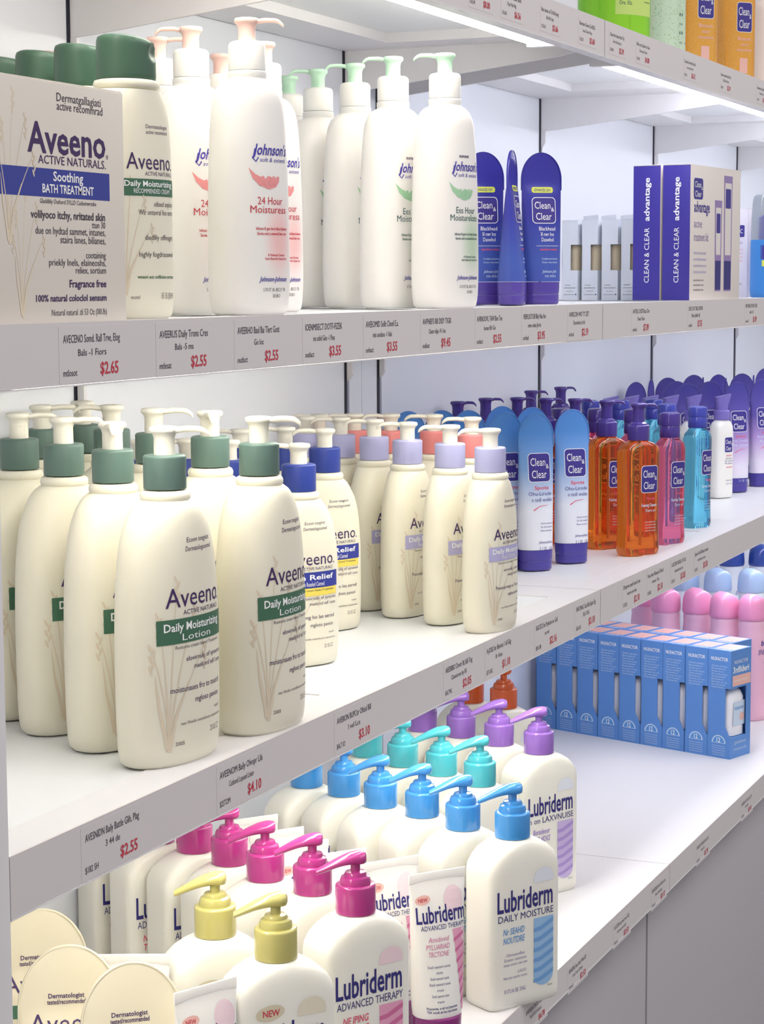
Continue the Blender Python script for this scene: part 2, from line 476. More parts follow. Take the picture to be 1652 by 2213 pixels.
LUB_TEAL = [
    (-0.3205, 0.028, -31, 118, 'turquoise-pumped lotion bottle first in its row'),
    (-0.2927, 0.082, -31, 118, 'turquoise-pumped lotion bottle second in its row'),
    (-0.2708, 0.136, -31, 118, 'turquoise-pumped lotion bottle third in its row'),
    (-0.2439, 0.19, -31, 118, 'turquoise-pumped lotion bottle fourth in its row, cut by the shelf above'),
]
LUB_PURPLE = [
    (-0.1588, 0.02, -28, 118, 'purple-pumped lotion bottle first in its row, beside the empty shelf'),
    (-0.1368, 0.075, -28, 118, 'purple-pumped lotion bottle second in its row'),
    (-0.1134, 0.13, -28, 118, 'purple-pumped lotion bottle third in its row'),
    (-0.1004, 0.183, -28, 118, 'purple-pumped lotion bottle fourth in its row, mostly behind the shelf fascia'),
]
LUB_ORANGE = [
    (0.0553, 0.14, -31, 118, 'orange-pumped lotion bottle beside the blue cartons'),
    (0.0717, 0.19, -31, 118, 'orange-pumped lotion bottle behind, cut by the shelf above'),
]
LUB_MAGENTA = [
    (-0.7675, -0.032, -31, 118, 'magenta-pumped lotion bottle first in its row, behind the front yellow pump'),
    (-0.7305, 0.025, -31, 118, 'magenta-pumped lotion bottle second in its row'),
    (-0.7108, 0.08, -31, 118, 'magenta-pumped lotion bottle third in its row'),
    (-0.6786, 0.132, -31, 118, 'magenta-pumped lotion bottle fourth in its row'),
    (-0.6546, 0.181, -31, 118, 'magenta-pumped lotion bottle fifth, its pump cut by the fascia'),
    (-0.6412, 0.228, -31, 118, 'white lotion bottle sixth in the magenta row, pump hidden by the shelf above'),
    (-0.614, 0.28, -31, 118, 'white lotion bottle last in the magenta row, at the wall'),
]
LUB_YELLOW = [
    (-0.897, -0.023, -40, 118, 'white lotion bottle with olive yellow pump, nearest of two'),
    (-0.8649, 0.047, -40, 118, 'white lotion bottle with olive yellow pump, behind the nearest'),
]
LUB_TUBES = [
    (-0.6204, -0.045, -38, 0, 'white crimped lotion tube with full label in front of the blue-pump row'),
    (-0.6018, 0.008, -38, 0, 'white crimped lotion tube second in its row'),
    (-0.5976, 0.062, -38, 0, 'white crimped lotion tube third in its row'),
    (-0.584, 0.107, -38, 0, 'white crimped lotion tube fourth in its row'),
    (-0.5522, 0.148, -38, 0, 'white crimped lotion tube fifth in its row'),
    (-0.5198, 0.192, -38, 0, 'white crimped lotion tube last in its row'),
]
CREAM_TUBES = [
    (-0.995, 0.046, -50, 0, 'cream rounded tube beside the crimped tube, front right of three'),
    (-0.98, 0.112, -58, 0, 'large cream rounded tube at the left post, middle of three'),
    (-0.91, 0.182, -50, 0, 'cream rounded tube just under the shelf above, rearmost of three'),
    (-0.87, 0.25, -50, 0, 'cream tube rim behind the rearmost rounded tube'),
]
WHITE_CRIMPS = [
    (-0.925, 0.088, -66, 0, 'white crimped tube between the cream tubes, seen from the back'),
    (-0.965, 0.002, -25, 0, 'white crimped tube with beige label left of the nearest yellow pump'),
]
CARTONS = [
    (0.5774, -0.0118, 0, 0),
    (0.5893, 0.0247, 0, 1),
    (0.6012, 0.0613, 0, 2),
    (0.6131, 0.0978, 0, 3),
    (0.625, 0.1343, 0, 4),
    (0.6369, 0.1708, 0, 5),
    (0.6488, 0.2073, 0, 6),
    (0.6608, 0.2438, 0, 7),
    (0.6727, 0.2804, 0, 8),
    (0.6406, 0.0032, 1, 0),
    (0.6525, 0.0397, 1, 1),
    (0.6644, 0.0763, 1, 2),
    (0.6763, 0.1128, 1, 3),
    (0.6883, 0.1493, 1, 4),
    (0.7002, 0.1858, 1, 5),
    (0.7121, 0.2223, 1, 6),
    (0.724, 0.2589, 1, 7),
]
PINK_CANS = [
    (0.8314, 0.015, -30, 0, 'pink roll-on bottle with glossy cap, tallest at the right picture edge'),
    (0.8392, 0.062, -30, 0, 'pink-capped bottle second from the right edge'),
    (0.864, 0.112, -30, 0, 'pink-capped bottle third from the right edge'),
    (0.8603, 0.162, -30, 0, 'pink-capped bottle fourth from the right edge'),
    (0.9079, 0.21, -30, 0, 'pink-capped bottle last, half hidden by the fascia'),
]
SKY_CANS = [
    (1.1129, 0.085, -30, 0, 'light-blue-capped bottle at the right edge of its row'),
    (1.1017, 0.14, -30, 0, 'light-blue-capped bottle in the middle of its row'),
    (1.098, 0.195, -30, 0, 'light-blue-capped bottle at the left of its row'),
]
NAVY_CANS = [
    (1.4403, 0.145, -30, 0, 'navy-capped bottle at the right picture edge'),
    (1.419, 0.195, -30, 0, 'navy-capped bottle left of the edge one'),
    (1.431, 0.245, -30, 0, 'navy-capped bottle mostly behind the fascia'),
    (1.7773, 0.25, -30, 0, 'navy-capped bottle rearmost under the shelf'),
]
FLIP_BOTTLES = [
    (-0.9792, 0.048, -14, 0, 'cream bottle with big dark green flip cap, beside the bath treatment box'),
    (-0.9441, 0.105, -20, 0, 'dark green flip cap just left of the biggest one'),
    (-0.9194, 0.155, -20, 0, 'dark green flip cap third from the right, above the box'),
    (-0.8976, 0.205, -20, 0, 'dark green flip cap cut by the left picture edge'),
]
PINK_PUMPS = [
    (-0.8064, 0.04, -20, -66, 'tall white bottle with pale pink pump at the shelf front'),
    (-0.6568, 0.1, -20, 118, 'white pink-pumped bottle peeking out behind the front one'),
    (-0.7773, 0.106, -20, 118, 'white pink-pumped bottle second, left of the front one'),
    (-0.7274, 0.165, -20, -66, 'pale pink pump third, beside the big green cap'),
    (-0.5898, 0.178, -20, -45, 'pale pink pump behind, between the two front white bottles'),
    (-0.5676, 0.235, -20, 118, 'pale pink pump rearmost, behind the second bottle'),
    (-0.6877, 0.235, -20, -66, 'pale pink pump above the largest green cap'),
    (-0.6757, 0.29, -20, 118, 'pale pink pump farthest left at the back wall'),
]
MINT_PUMPS = [
    (-0.3919, 0.038, -18, 118, 'tall white bottle with mint green pump first in its row'),
    (-0.3865, 0.095, -20, 118, 'white mint-pumped bottle second in its row'),
    (-0.3441, 0.155, -20, 118, 'white mint-pumped bottle third in its row'),
    (-0.3112, 0.212, -20, 118, 'white mint-pumped bottle fourth in its row'),
    (-0.2616, 0.27, -20, 118, 'white mint-pumped bottle last in its row'),
]
NAVY_TUBES = [
    (-0.0145, 0.07, -50, 0, 'dark blue standing tube with yellow tag, rightmost'),
    (-0.0711, 0.085, 8, 0, 'dark blue standing tube turned edge-on between the others'),
    (-0.0566, 0.125, -52, 0, 'wide dark blue tube behind the mint-pumped bottle'),
]
WINDOW_CARTONS = [
    (0.5526, 0.125, -6, 0, 'small white carton with side window, half hidden by the blue carton'),
    (0.5576, 0.155, -6, 0, 'small white window carton second from the blue carton'),
    (0.5594, 0.185, -6, 0, 'small white window carton third from the blue carton'),
    (0.5604, 0.215, -6, 0, 'small white window carton farthest left'),
]
OPEN_CARTONS = [
    (0.7451, 0.185, -6, 0, 'small opened carton with flap up behind, right one'),
    (0.7437, 0.215, -6, 0, 'small opened carton with flap up behind, middle one'),
    (0.7509, 0.245, -6, 0, 'small opened carton with flap up behind, left one'),
]

# ------------------------------------------------------------------ shelving unit
D = 0.32
ZS = {0: 1.906, 1: 1.5874, 2: 1.2564, 3: 0.9386}
UP = (-1.232, -0.621, -0.012, 0.086, 0.697, 1.308, 1.92)
XL, XR = -1.2206, 2.4

# floor, back wall, end post, base
o = struct(link('floor', boxes('floor', [(-4, 5, -4, 1.0, -0.02, 0.0)]), None, mat('floor_vinyl', rgb(150, 146, 150), 0.4, bump=(30, 0.05))))
wb = struct(link('wall_back', boxes('wall_back', [(XL - 0.05, XR + 0.05, D + 0.006, D + 0.05, 0.0, 2.6)]), None, DARK))
edges = [XL - 0.04, UP[1], UP[2], 0.037, UP[3], UP[4], UP[5], UP[6], XR + 0.04]
for i in range(len(edges) - 1):
    g0 = 0.0022 if i not in (3, ) else 0.0006
    me = boxes('back_panel', [(edges[i] + (0.0022 if i != 3 else 0.0006), edges[i + 1] - (0.0022 if i != 2 else 0.0006), D, D + 0.0055, 0.0, 2.6)])
    struct(link('back_panel', me, wb, WALL))
for k, x in enumerate(UP):
    t = struct(link('trim_%d' % (k + 1), boxes('trim', [(x + 0.0022, x + 0.0075, D - 0.0022, D - 0.0001, 0.0, 2.6)]), None, STEEL))
    sl = link('slotted_channel', boxes('channel', [(x - 0.0022, x + 0.0022, D - 0.0012, D + 0.0005, 0.0, 2.6)]), t, DARK)
struct(link('wall_left', boxes('end_post', [(XL - 0.022, XL, 0.0, D, 0.0, 2.6)], 0.0008), None, METALW))
struct(link('wall_right', boxes('end_post', [(XR, XR + 0.022, 0.0, D, 0.0, 2.6)], 0.0008), None, METALW))

def tickets(fa, lst, z0, y, sc=1.0):
    """lst: x centre, name line, second line, code, price"""
    for (x, n1, n2, code, price) in lst:
        w = 0.066 * sc; hh = min(0.0145 * sc, 0.0185)
        tk = link('price_ticket', boxes('ticket', [(-w / 2, w / 2, -0.00016, 0.0, -hh, hh)]), fa, PAPER, (x, y, z0 - 0.0205))
        if lst is T_SHELF0: tk.location.z = z0 - 0.024
        P = Print()
        P.t(n1, -0.002, 0.0062 * sc, 0.055 * sc, 0.0042 * sc, I_DARK)
        P.t(n2, -0.002, -0.0006 * sc, min(0.032, 0.0021 * len(n2)) * sc, 0.0036 * sc, I_DARK)
        P.t(code, -0.023 * sc, -0.0105 * sc, 0.013 * sc, 0.0036 * sc, I_DARK)
        P.t(price, 0.015 * sc, -0.0105 * sc, 0.018 * sc, 0.0064 * sc, I_RED, bold=True)
        P.mats = list(P.mats)
        pr = link('print', P.mesh('print', face_front(-0.00016)), None)
        # one level below the shelf part
        pr.parent = tk
T_SHELF0 = [(-0.394, 'Avino tan dalt Bot', 'Bals - Fiors', 'EOLUM', '$8.00'), (-0.306, 'Cold can 1 fluid Bot', 'Day Fish Big', 'OULAO', '$6.56'),
  (-0.189, 'Bacs taoes oa Tel Boll pmg', 'Bol Ilk Gay', 'COULAI', '$3.66'), (-0.062, 'Barimam Guren Ge BLEL', 'Inves Tomer Pomy', 'COULOO', '$3.60'),
  (0.049, 'Cleas thar boans thee Tty', 'Doars Uhers beay oen', 'OUIAI', '$3.39'), (0.155, 'Bolb cocs Qoelo on Goo', 'Gemies peery Tomarl', 'OUIOO', '$4.00'),
  (0.368, 'Coeed ocorrely bock', 'so tore ulonnt ob', 'COUIC', '$6.12'), (0.556, 'boum oomne bot Fits', 'Scf bilo-tbi foe', 'OUIT', '$2.19'), (0.768, 'Seneran pobert', 'Faenooest on', 'OUIT', '$1.19')]
T_SHELF1 = [(-1.109, 'AVECENO Somd. Rall Trve, Elog', 'Bals -1 Fiors', 'mtlosot', '$2.65'), (-0.985, 'AVEERUS Daily Trons Cres', 'Bals -5 ms', 'mtlesat', '$2.55'),
  (-0.868, 'AVEERHO Baul Bai Tlert Gost', 'Go loc', 'outlsct', '$2.55'), (-0.751, 'IOENMISECT DOTF-FIZEK', 'ms sobid Gies -1 Fhes', 'outlact', '$3.55'),
  (-0.632, 'AVEEOMID Sollt Chonl E.a.', 'mis seolans -1 fuls', 'oohact', '$3.55'), (-0.505, 'AVFNEFS RB DISY TIGK', 'Osem relips -9-1 loo', 'oufast', '$9.45'),
  (-0.367, 'AVRNOOVL TAW Bire Tno', 'looee Brl Go', 'oolact', '$2.55'), (-0.234, 'VERFLSOTUB Bbly Nau foe', 'mvev oobas Jln Inc', 'orfsal', '$3.95'),
  (-0.085, 'AVRSCOH WO TY ZET', 'Dooomobes at iz fiol', 'orfcol', '$2.19'), (0.157, 'AVTIUL OODTlosz Ore', 'Dexes Tboos', 'orfsol', '$7.09'),
  (0.412, 'DOILT OAT TABLE SATBOR', 'Blon Jablle IIJ', 'orfsol', '$7.55'), (0.726, 'BRY BABTUOOPLE OSEE', 'osdlt -US', 'ool', '$1.09')]
T_SHELF2 = [(-1.095, 'AVESNIDN Baily Battle Glih, Plag', '3 44 de', '$182 SH', '$2.55'), (-0.905, 'AVEENOM Baily Olvopr Lils', 'Cetbond Lopuenl Lntier', '$2STOM', '$4.10'),
  (-0.696, 'AVEBION BUPCtir Oftissl Bill', 'I vel Lcs', '$ALT IO', '$3.10'), (-0.450, 'AIEEBIBO Dovtr 8t.5t8 Tog', 'Clsueiornot by EK', '$ALTMG', '$2.05'),
  (-0.339, 'A-JOSLI for Benrica 1 all Gkg', 'll rlos', '$71.0G', '$1.10'), (-0.190, 'Bd2CECS bo Poyluore w. Goll', 'so ml', '$0.UB', '$2.16'),
  (-0.053, 'BVECINAC Gse Bils Sapnt Eig', 'TILA TOLK', '$GLAUS', '$3.10'), (0.128, 'Doprve unef osol oun', 'voruve uoe olue', 'COUTEL', '$2.18'),
  (0.232, 'Fous tiwr Boauod Oursl', 'conoen- Tela', 'OUAUS', '$2.10'), (0.342, 'S-OLORS NUSUL OV OL', 'osssoesonruss eco', 'OUTO', '$3.83'), (0.458, 'Juus Uul Boad osoe', 'vorosnnoe ous use', 'OUTO', '$3.50')]
T_SHELF3 = [(-0.600, 'BEESEEBH OUDE GSBOB TE', 'TILA TOLA', 'Iueeol', '$4.70'), (-0.470, 'BVVEOEDIG CRATSD UODBS TO', 'Ihee IA TLIL Ho Beoolo', 'Uhend', '$4.70'), (-0.342, 'BEVEIZIBL Ihee Uaedl Wde ED', 'Lorses Trone I-ol Moools', 'Uslend', '$2.53'),
  (-0.190, 'Ut-SCCEBI soeu sweo vnosi. OQ', 'Ucm-oee ons sodils', 'Ualend', '$3.53'), (-0.045, 'BEVEEOBDL Bos Noofloo sno', 'Ihos-Uslorjop', 'Uslend', '$3.12'),
  (0.151, 'BUVEEUOID VABUEO BU I IL IUU', 'Ihos Ub', 'BUVEE', '$2.75'), (0.379, 'BEVEEOIUL VUOL IIUL UUV', 'Ihos Ubs', 'BUVEE', '$3.41')]

def make_shelf(z, x0, x1, ups, y0, label, led, tk, led_span=None, inlays=(), zb=None, brk=True, fh=0.0395):
    root = link('shelf', None, None, None, (0, 0, 0))
    tag(root, label, 'shelf', 'lit shelves')
    t = 0.020
    # board: frame strips around translucent inlays
    bl = [(x0, x1, y0 + 0.0022, 0.040, z - t, z), (x0, x1, 0.238, D - 0.003, z - t, z)]
    xs = x0
    for a, b in inlays:
        bl.append((xs, a, 0.040, 0.238, z - t, z)); xs = b
    bl.append((xs, x1, 0.040, 0.238, z - t, z))
    link('shelf_board', boxes('shelf_board', bl), root, METALW)
    for a, b in inlays:
        link('frosted_panel', boxes('frosted_panel', [(a, b, 0.040, 0.238, z - 0.009, z - 0.0012)]), root, FROST)
    fa = link('fascia', boxes('fascia', [(x0, x1, y0, y0 + 0.0018, z - fh, z + 0.0006)]), root, FASC)
    tickets(fa, tk, z, y0 - 0.00002, 1.28 if fh > 0.035 and z < 1.7 else 1.0)
    link('fascia_lip', boxes('fascia_lip', [(x0, x1, y0 - 0.0005, y0 + 0.014, z - fh - 0.0012, z - fh - 0.0002)]), root, METALW)
    if brk:
        for x in ups:
            pts = [(D - 0.002, z - t), (0.026, z - t), (0.026, z - t - 0.013), (0.05, z - t - 0.018), (D - 0.03, z - t - 0.046), (D - 0.002, z - t - 0.048)]
            b = link('bracket', prism('bracket', pts, x + 0.0035 - 0.002, x + 0.0035 + 0.002, 'x'), root, METALW)
            foot = [(D - 0.002, z - t - 0.048), (D - 0.009, z - t - 0.048), (D - 0.009, z - t - 0.064), (D - 0.004, z - t - 0.072), (D - 0.002, z - t - 0.072)]
            link('bracket_hook', prism('bracket_hook', foot, x + 0.001, x + 0.006, 'x'), b, METALW)
    if led:
        s0, s1 = led_span
        link('lamp_housing', boxes('lamp_housing', [(s0 - 0.012, s0, 0.010, 0.046, z - t - 0.021, z - t), (s1, s1 + 0.012, 0.010, 0.046, z - t - 0.021, z - t), (s0, s1, 0.010, 0.046, z - t - 0.006, z - t)], 0.001), root, METALW)
        link('lamp_clip', boxes('lamp_clip', [(s0 + 0.03, s0 + 0.11, 0.012, 0.015, z - t - 0.0075, z - t - 0.0058), (s1 - 0.14, s1 - 0.06, 0.012, 0.015, z - t - 0.0075, z - t - 0.0058)]), root, DARK)
        V, Fc = sweep_data([(s0, z - t - 0.0130, 0.021, 0.014), (s1, z - t - 0.0130, 0.021, 0.014)], 14, 2)
        me = pydata('lamp_diffuser', [(v[0], v[1] + 0.034, v[2]) for v in V], Fc)
        link('lamp_diffuser', me, root, led)
    return root
LW = mat('led_warm', (1.0, 0.965, 0.86, 1), 0.5, emit=LED_WARM)
LC = mat('led_cool', (0.91, 0.93, 1.0, 1), 0.5, emit=LED_COOL)
LD = mat('led_cool_dim', (0.88, 0.90, 1.0, 1), 0.5, emit=12.5)
IL = ((-1.17, -0.68), (-0.632, -0.07)); IR = ((0.085, 0.60), (0.76, 1.26), (1.40, 1.88), (1.95, 2.35))
LU = UP[1:3]; RU = UP[3:]
fl = 0.0012
for s, lt, rt in ((0, 'highest shelf of the left bay, seen from below with bright lamp strip', 'highest shelf of the right bay holding green and orange bottles'),
                  (1, 'second shelf of the left bay with box, flip-cap and pump bottles', 'second shelf of the right bay holding dark blue cartons'),
                  (2, 'third shelf of the left bay holding cream pump bottles', 'third shelf of the right bay holding coloured clear bottles')):
    tk = {0: T_SHELF0, 1: T_SHELF1, 2: T_SHELF2}[s]
    if s == 0:
        tl = [t for t in T_SHELF0 if t[0] < 0]; tr = [t for t in T_SHELF0 if t[0] > 0]
    else:
        tl = [t for t in tk if t[0] < 0]; tr = [t for t in tk if t[0] > 0]
    make_shelf(ZS[s], XL + 0.0005, -fl, LU, 0.0, lt, LW, tl, (-1.19, -0.135), IL)
    make_shelf(ZS[s], fl, XR - 0.001, RU, 0.0, rt, (LC, LD, LD)[s], tr, (0.098, 2.3), IR)
make_shelf(ZS[3], XL + 0.0005, -0.0007, LU, -0.0866, 'deep bottom shelf of the left bay holding white pump bottles', None, [t for t in T_SHELF3 if t[0] < 0], brk=False, fh=0.0305)
make_shelf(ZS[3], 0.0007, XR - 0.001, RU, -0.0866, 'deep bottom shelf of the right bay, mostly empty with blue cartons', None, [t for t in T_SHELF3 if t[0] > 0], brk=False, fh=0.0305)
# base cabinets below the deep shelf
for x0, x1, lab in ((XL, -0.0035, 'grey base cabinet front under the left bay'), (0.0035, XR, 'grey base cabinet front under the right bay')):
    c = link('base_cabinet', None); tag(c, lab, 'cabinet')
    link('front_panel', boxes('front_panel', [(x0, x1, -0.060, -0.045, 0.09, 0.9186)], 0.0006), c, GREYP)
    link('side_panel', boxes('side_panel', [(x0, x0 + 0.016, -0.0448, D - 0.01, 0.09, 0.9186), (x1 - 0.016, x1, -0.0448, D - 0.01, 0.09, 0.9186)]), c, GREYP)
    link('plinth', boxes('plinth', [(x0 + 0.01, x1 - 0.01, -0.03, D - 0.01, 0.0, 0.09)]), c, STEEL)
ct = link('cabinet_joint_strip', boxes('joint_strip', [(-0.0034, 0.0012, -0.0585, -0.05, 0.0, 0.918), (0.0013, 0.0034, -0.055, -0.05, 0.0, 0.918)], mi=[0, 1]), None, [STEEL, DARK])
tag(ct, 'thin dark metal strip between the two grey base cabinet fronts', 'metal strip')

# ------------------------------------------------------------------ pump parts
def collar(parent, r, z0, h, m, rb=0.0022, name='collar'):
    pr = [(r, z0), (r * 1.01, z0 + 0.0008), (r * 1.01, z0 + h - rb)] + [(r * 1.01 - rb + rb * math.cos(t), z0 + h - rb + rb * math.sin(t)) for t in (0.4, 0.8, 1.2, 1.57)] + [(r * 0.5, z0 + h)]
    return link(name, lathe(name, pr), parent, m)
HEADS = {}
def disc_head(parent, r, z0, L, stem_r, m, flare=0.0, thin=1.0, name='pump_head'):
    """flat button with a long drooping beak; z0 = top of the head"""
    k = ('d', r, z0, L, stem_r, thin, flare)
    if k not in HEADS:
        st = [(-r * 0.55, z0 - 0.0030, r * 1.3, 0.0040), (0.0, z0 - 0.0026, r * 1.75, 0.0046), (r * 0.9, z0 - 0.0030, r * 1.15 * thin, 0.0048 * thin), (L * 0.5, z0 - 0.0022, r * 0.95 * thin, 0.0046 * thin),
              (L * 0.78, z0 - 0.0024, r * 0.85 * thin, 0.0044 * thin), (L * 0.95, z0 - 0.0052, r * 0.72 * thin, 0.0040 * thin), (L, z0 - 0.0068, r * 0.55 * thin, 0.0030 * thin)]
        V, Fc = sweep_data(st, 16, 4)
        pr = [(stem_r, z0 - 0.016), (stem_r, z0 - 0.009), (stem_r + flare * 0.4, z0 - 0.006), (r * 0.93, z0 - 0.0045), (r, z0 - 0.0035), (r, z0 - 0.0018), (r * 0.93, z0 - 0.0006), (r * 0.6, z0)]
        V2, F2 = lathe_data(pr, 28, len(V))
        HEADS[k] = pydata('pump_head', V + V2, Fc + F2, 50)
    me = HEADS[k].copy(); me.materials.clear()
    return link(name, me, parent, m)
def beak_head(parent, z0, m):
    """rounded tear-drop head; z0 = top"""
    st = [(-0.0092, z0 - 0.0058, 0.006, 0.005), (-0.0080, z0 - 0.0056, 0.0130, 0.0092), (-0.003, z0 - 0.0056, 0.0172, 0.0112), (0.004, z0 - 0.0062, 0.0168, 0.0102), (0.012, z0 - 0.0084, 0.0142, 0.0084),
          (0.021, z0 - 0.0122, 0.0108, 0.0070), (0.029, z0 - 0.0158, 0.0080, 0.0056), (0.0325, z0 - 0.0172, 0.0070, 0.0046)]
    V, Fc = sweep_data(st, 18, 4, 2.1)
    V = [(v[0], v[1], v[2]) for v in V]
    return link('pump_head', pydata('pump_head', V, Fc, 50), parent, m)

def logo(P, u, v, w, h, lay=1, base=None, line=None):
    """rounded badge with two lines of round lettering"""
    P.rr(u - w / 2, u + w / 2, v - h / 2, v + h / 2, w * 0.16, line or I_WHITE, lay)
    P.rr(u - w / 2 + 0.0008, u + w / 2 - 0.0008, v - h / 2 + 0.0008, v + h / 2 - 0.0008, w * 0.14, base or I_LOGO, lay + 1)
    P.t('Clean', u - w * 0.06, v + h * 0.06, w * 0.66, h * 0.28, I_WHITE, layer=lay + 2)
    P.t('Clear', u - w * 0.02, v - h * 0.36, w * 0.66, h * 0.28, I_WHITE, layer=lay + 2)
    P.t('&', u + w * 0.36, v - h * 0.04, w * 0.13, h * 0.16, I_WHITE, layer=lay + 2)

# ------------------------------------------------------------------ cream bottles with cylinder pumps
def wheat(P, u, v, s, lay=1):
    lay = lay * 0.2; q_ = [0]
    def nx():
        q_[0] += 1; return lay + 0.05 * q_[0]
    for dx, top, k in ((0.0, 1.0, 0.08), (-0.1, 0.80, -0.07), (0.12, 0.84, 0.24), (-0.02, 0.62, -0.12), (0.1, 0.60, 0.34)):
        pts = [(u + s * k * (t ** 1.6) * 0.9, v + s * top * t) for t in [i / 8 for i in range(9)]]
        P.stroke(pts, [s * 0.013, s * 0.005], I_TAN, nx())
        for j in range(5):
            q = pts[8]; a = 0.5 if j % 2 else -0.5
            P.el(q[0] + s * 0.018 * a, q[1] - s * 0.032 * j, s * 0.026, s * 0.008, I_TAN, nx(), math.radians(90 - 38 * a * 1.2))
    P.stroke([(u - s * 0.01, v + s * 0.02), (u - s * 0.07, v + s * 0.28), (u - s * 0.09, v + s * 0.46)], [s * 0.030, s * 0.003], I_TAN, nx())
    P.stroke([(u, v), (u + s * 0.05, v + s * 0.22), (u + s * 0.15, v + s * 0.40)], [s * 0.030, s * 0.003], I_TAN, nx())
def cream_print(k, band, l1, l2, txt2, sub=None):
    """k = scale; heights for the large bottle"""
    P = Print()
    P.t('Ecoon toegisist', 0.006 * k, 0.1665 * k, 0.030 * k, 0.0038 * k, I_PLUM, shear=0.1)
    P.t('Dermatologocemed', 0.006 * k, 0.1600 * k, 0.034 * k, 0.0038 * k, I_PLUM, shear=0.1)
    P.t('Aveeno', 0.000, 0.1195 * k, 0.064 * k, 0.0150 * k, I_PLUM, layer=2)
    P.t('.', 0.034 * k, 0.1195 * k, None, 0.012 * k, I_PLUM)
    P.t('ACTIVE NATURALS', 0.008 * k, 0.1135 * k, 0.047 * k, 0.0036 * k, I_PLUM)
    P.r(-0.040 * k, 0.040 * k, 0.0925 * k, 0.1110 * k, band, 2)
    P.t(l1, -0.001, 0.1020 * k, 0.066 * k, 0.0062 * k, I_WHITE, bold=True, layer=3)
    P.t(l2, 0.0, 0.0945 * k, 0.034 * k, 0.0052 * k, I_WHITE, layer=3)
    if sub:
        P.r(-0.038 * k, 0.038 * k, 0.083 * k, 0.0922 * k, sub, 2)
    P.t('Restores cream based Treatment', 0.004 * k, 0.0885 * k, 0.056 * k, 0.0026 * k, I_DARK, layer=3)
    P.t('elovirnsily of synerem', 0.012 * k, 0.0785 * k, 0.050 * k, 0.0038 * k, I_PLUM)
    P.t('maelcord tell l aree', 0.016 * k, 0.0720 * k, 0.040 * k, 0.0038 * k, I_PLUM)
    P.t(txt2, 0.002 * k, 0.0560 * k, 0.062 * k, 0.0046 * k, I_PLUM)
    P.t('mgloso pavion', 0.014 * k, 0.0465 * k, 0.034 * k, 0.0044 * k, I_PLUM)
    P.t('nuoil', 0.028 * k, 0.0375 * k, 0.008 * k, 0.0026 * k, I_GREY)
    P.t('nes Honle oxonboon aseomont', 0.008 * k, 0.0310 * k, 0.054 * k, 0.0026 * k, I_GREY)
    P.t('21.0.1.Z', 0.024 * k, 0.0205 * k, 0.014 * k, 0.0046 * k, I_GREY)
    P.t('2005', -0.020 * k, 0.0160 * k, 0.009 * k, 0.0030 * k, I_GREY)
    wheat(P, -0.030 * k, 0.012 * k, 0.128 * k, 1)
    return P
def aveeno(big, cm, band, l1, l2, txt2, name, sub=None):
    root = link(name, None)
    if big:
        a, b, zt = 0.050, 0.0280, 0.196
        prof = [(0, a * .86, b * .84, 2.3), (0.003, a * .93, b * .92, 2.3), (0.010, a * .965, b * .96, 2.3), (0.05, a * .995, b * .99, 2.3), (0.095, a, b, 2.25), (0.125, a * .985, b, 2.2), (0.150, a * .935, b * .985, 2.15),
                (0.168, a * .86, b * .95, 2.1), (0.181, a * .75, b * .89, 2.05), (0.190, a * .61, b * .82, 2.0), (zt, 0.0205, 0.0188, 2.0), (zt + 0.001, 0.0168, 0.0168, 2.0)]
        k = 1.0; H = 0.251; zc = 0.2045
    else:
        a, b, zt = 0.0400, 0.0222, 0.1555
        prof = [(0, a * .86, b * .84, 2.3), (0.003, a * .94, b * .93, 2.3), (0.010, a * .97, b * .97, 2.3), (0.04, a, b, 2.3), (0.080, a, b, 2.25), (0.103, a * .975, b, 2.2), (0.122, a * .92, b * .99, 2.15),
                (0.136, a * .83, b * .95, 2.1), (0.146, a * .70, b * .92, 2.05), (0.152, a * .60, b * .90, 2.0), (zt, 0.0198, 0.0186, 2.0), (zt + 0.001, 0.0165, 0.0165, 2.0)]
        k = 0.80; H = 0.208; zc = 0.1635
    L = Loft(prof)
    bo = link('body', L.mesh('body'), root, CREAM)
    decal(cream_print(k, band, l1, l2, txt2, sub), L.surf, bo, 0.004, 0.010)
    rr = [(0.0165, zt - 0.001), (0.0182, zt), (0.0190, zt + 0.002), (0.0191, zt + 0.0042), (0.0182, zt + 0.0064), (0.0165, zt + 0.0075)]
    link('neck_ring', lathe('neck_ring', rr), root, CREAM)
    collar(root, 0.0160, zc, 0.0253, cm)
    link('stem', lathe('stem', [(0.0080, zc + 0.024), (0.0079, H - 0.012), (0.006, H - 0.010)]), root, PUMPCREAM)
    disc_head(root, 0.0110, H, 0.0335, 0.0079, PUMPCREAM, 0.002)
    return root
C_GREEN = mat('sage_green_collar', rgb(90, 114, 106), 0.45); C_BLUE = mat('royal_blue_collar', rgb(48, 66, 148), 0.4)
C_LAV = mat('lavender_collar', rgb(176, 176, 216), 0.4); C_CORAL = mat('coral_collar', rgb(226, 138, 138), 0.4)
place(GREEN_PUMPS, aveeno(True, C_GREEN, I_GREEN, 'Daily Moisturizing', 'Lotion', 'moistunaues fro to tourch', 'lotion_pump_bottle'), 'lotion bottle', 'cream bottles with green collars', ZS[2])
place(BLUE_PUMPS, aveeno(False, C_BLUE, I_BLUE, 'Skin Relief', 'Dors Reseled Ciemed', 'storereng ho les aerod', 'lotion_pump_bottle', I_YEL), 'lotion bottle', 'cream bottles with royal blue collars', ZS[2])
place(LAVENDER_PUMPS, aveeno(False, C_LAV, I_LAV, 'Daily Moisturiz', 'Mueoor Confortioe', 'Pneoxoprrerge so Trooret', 'lotion_pump_bottle'), 'lotion bottle', 'cream bottles with lavender collars', ZS[2])
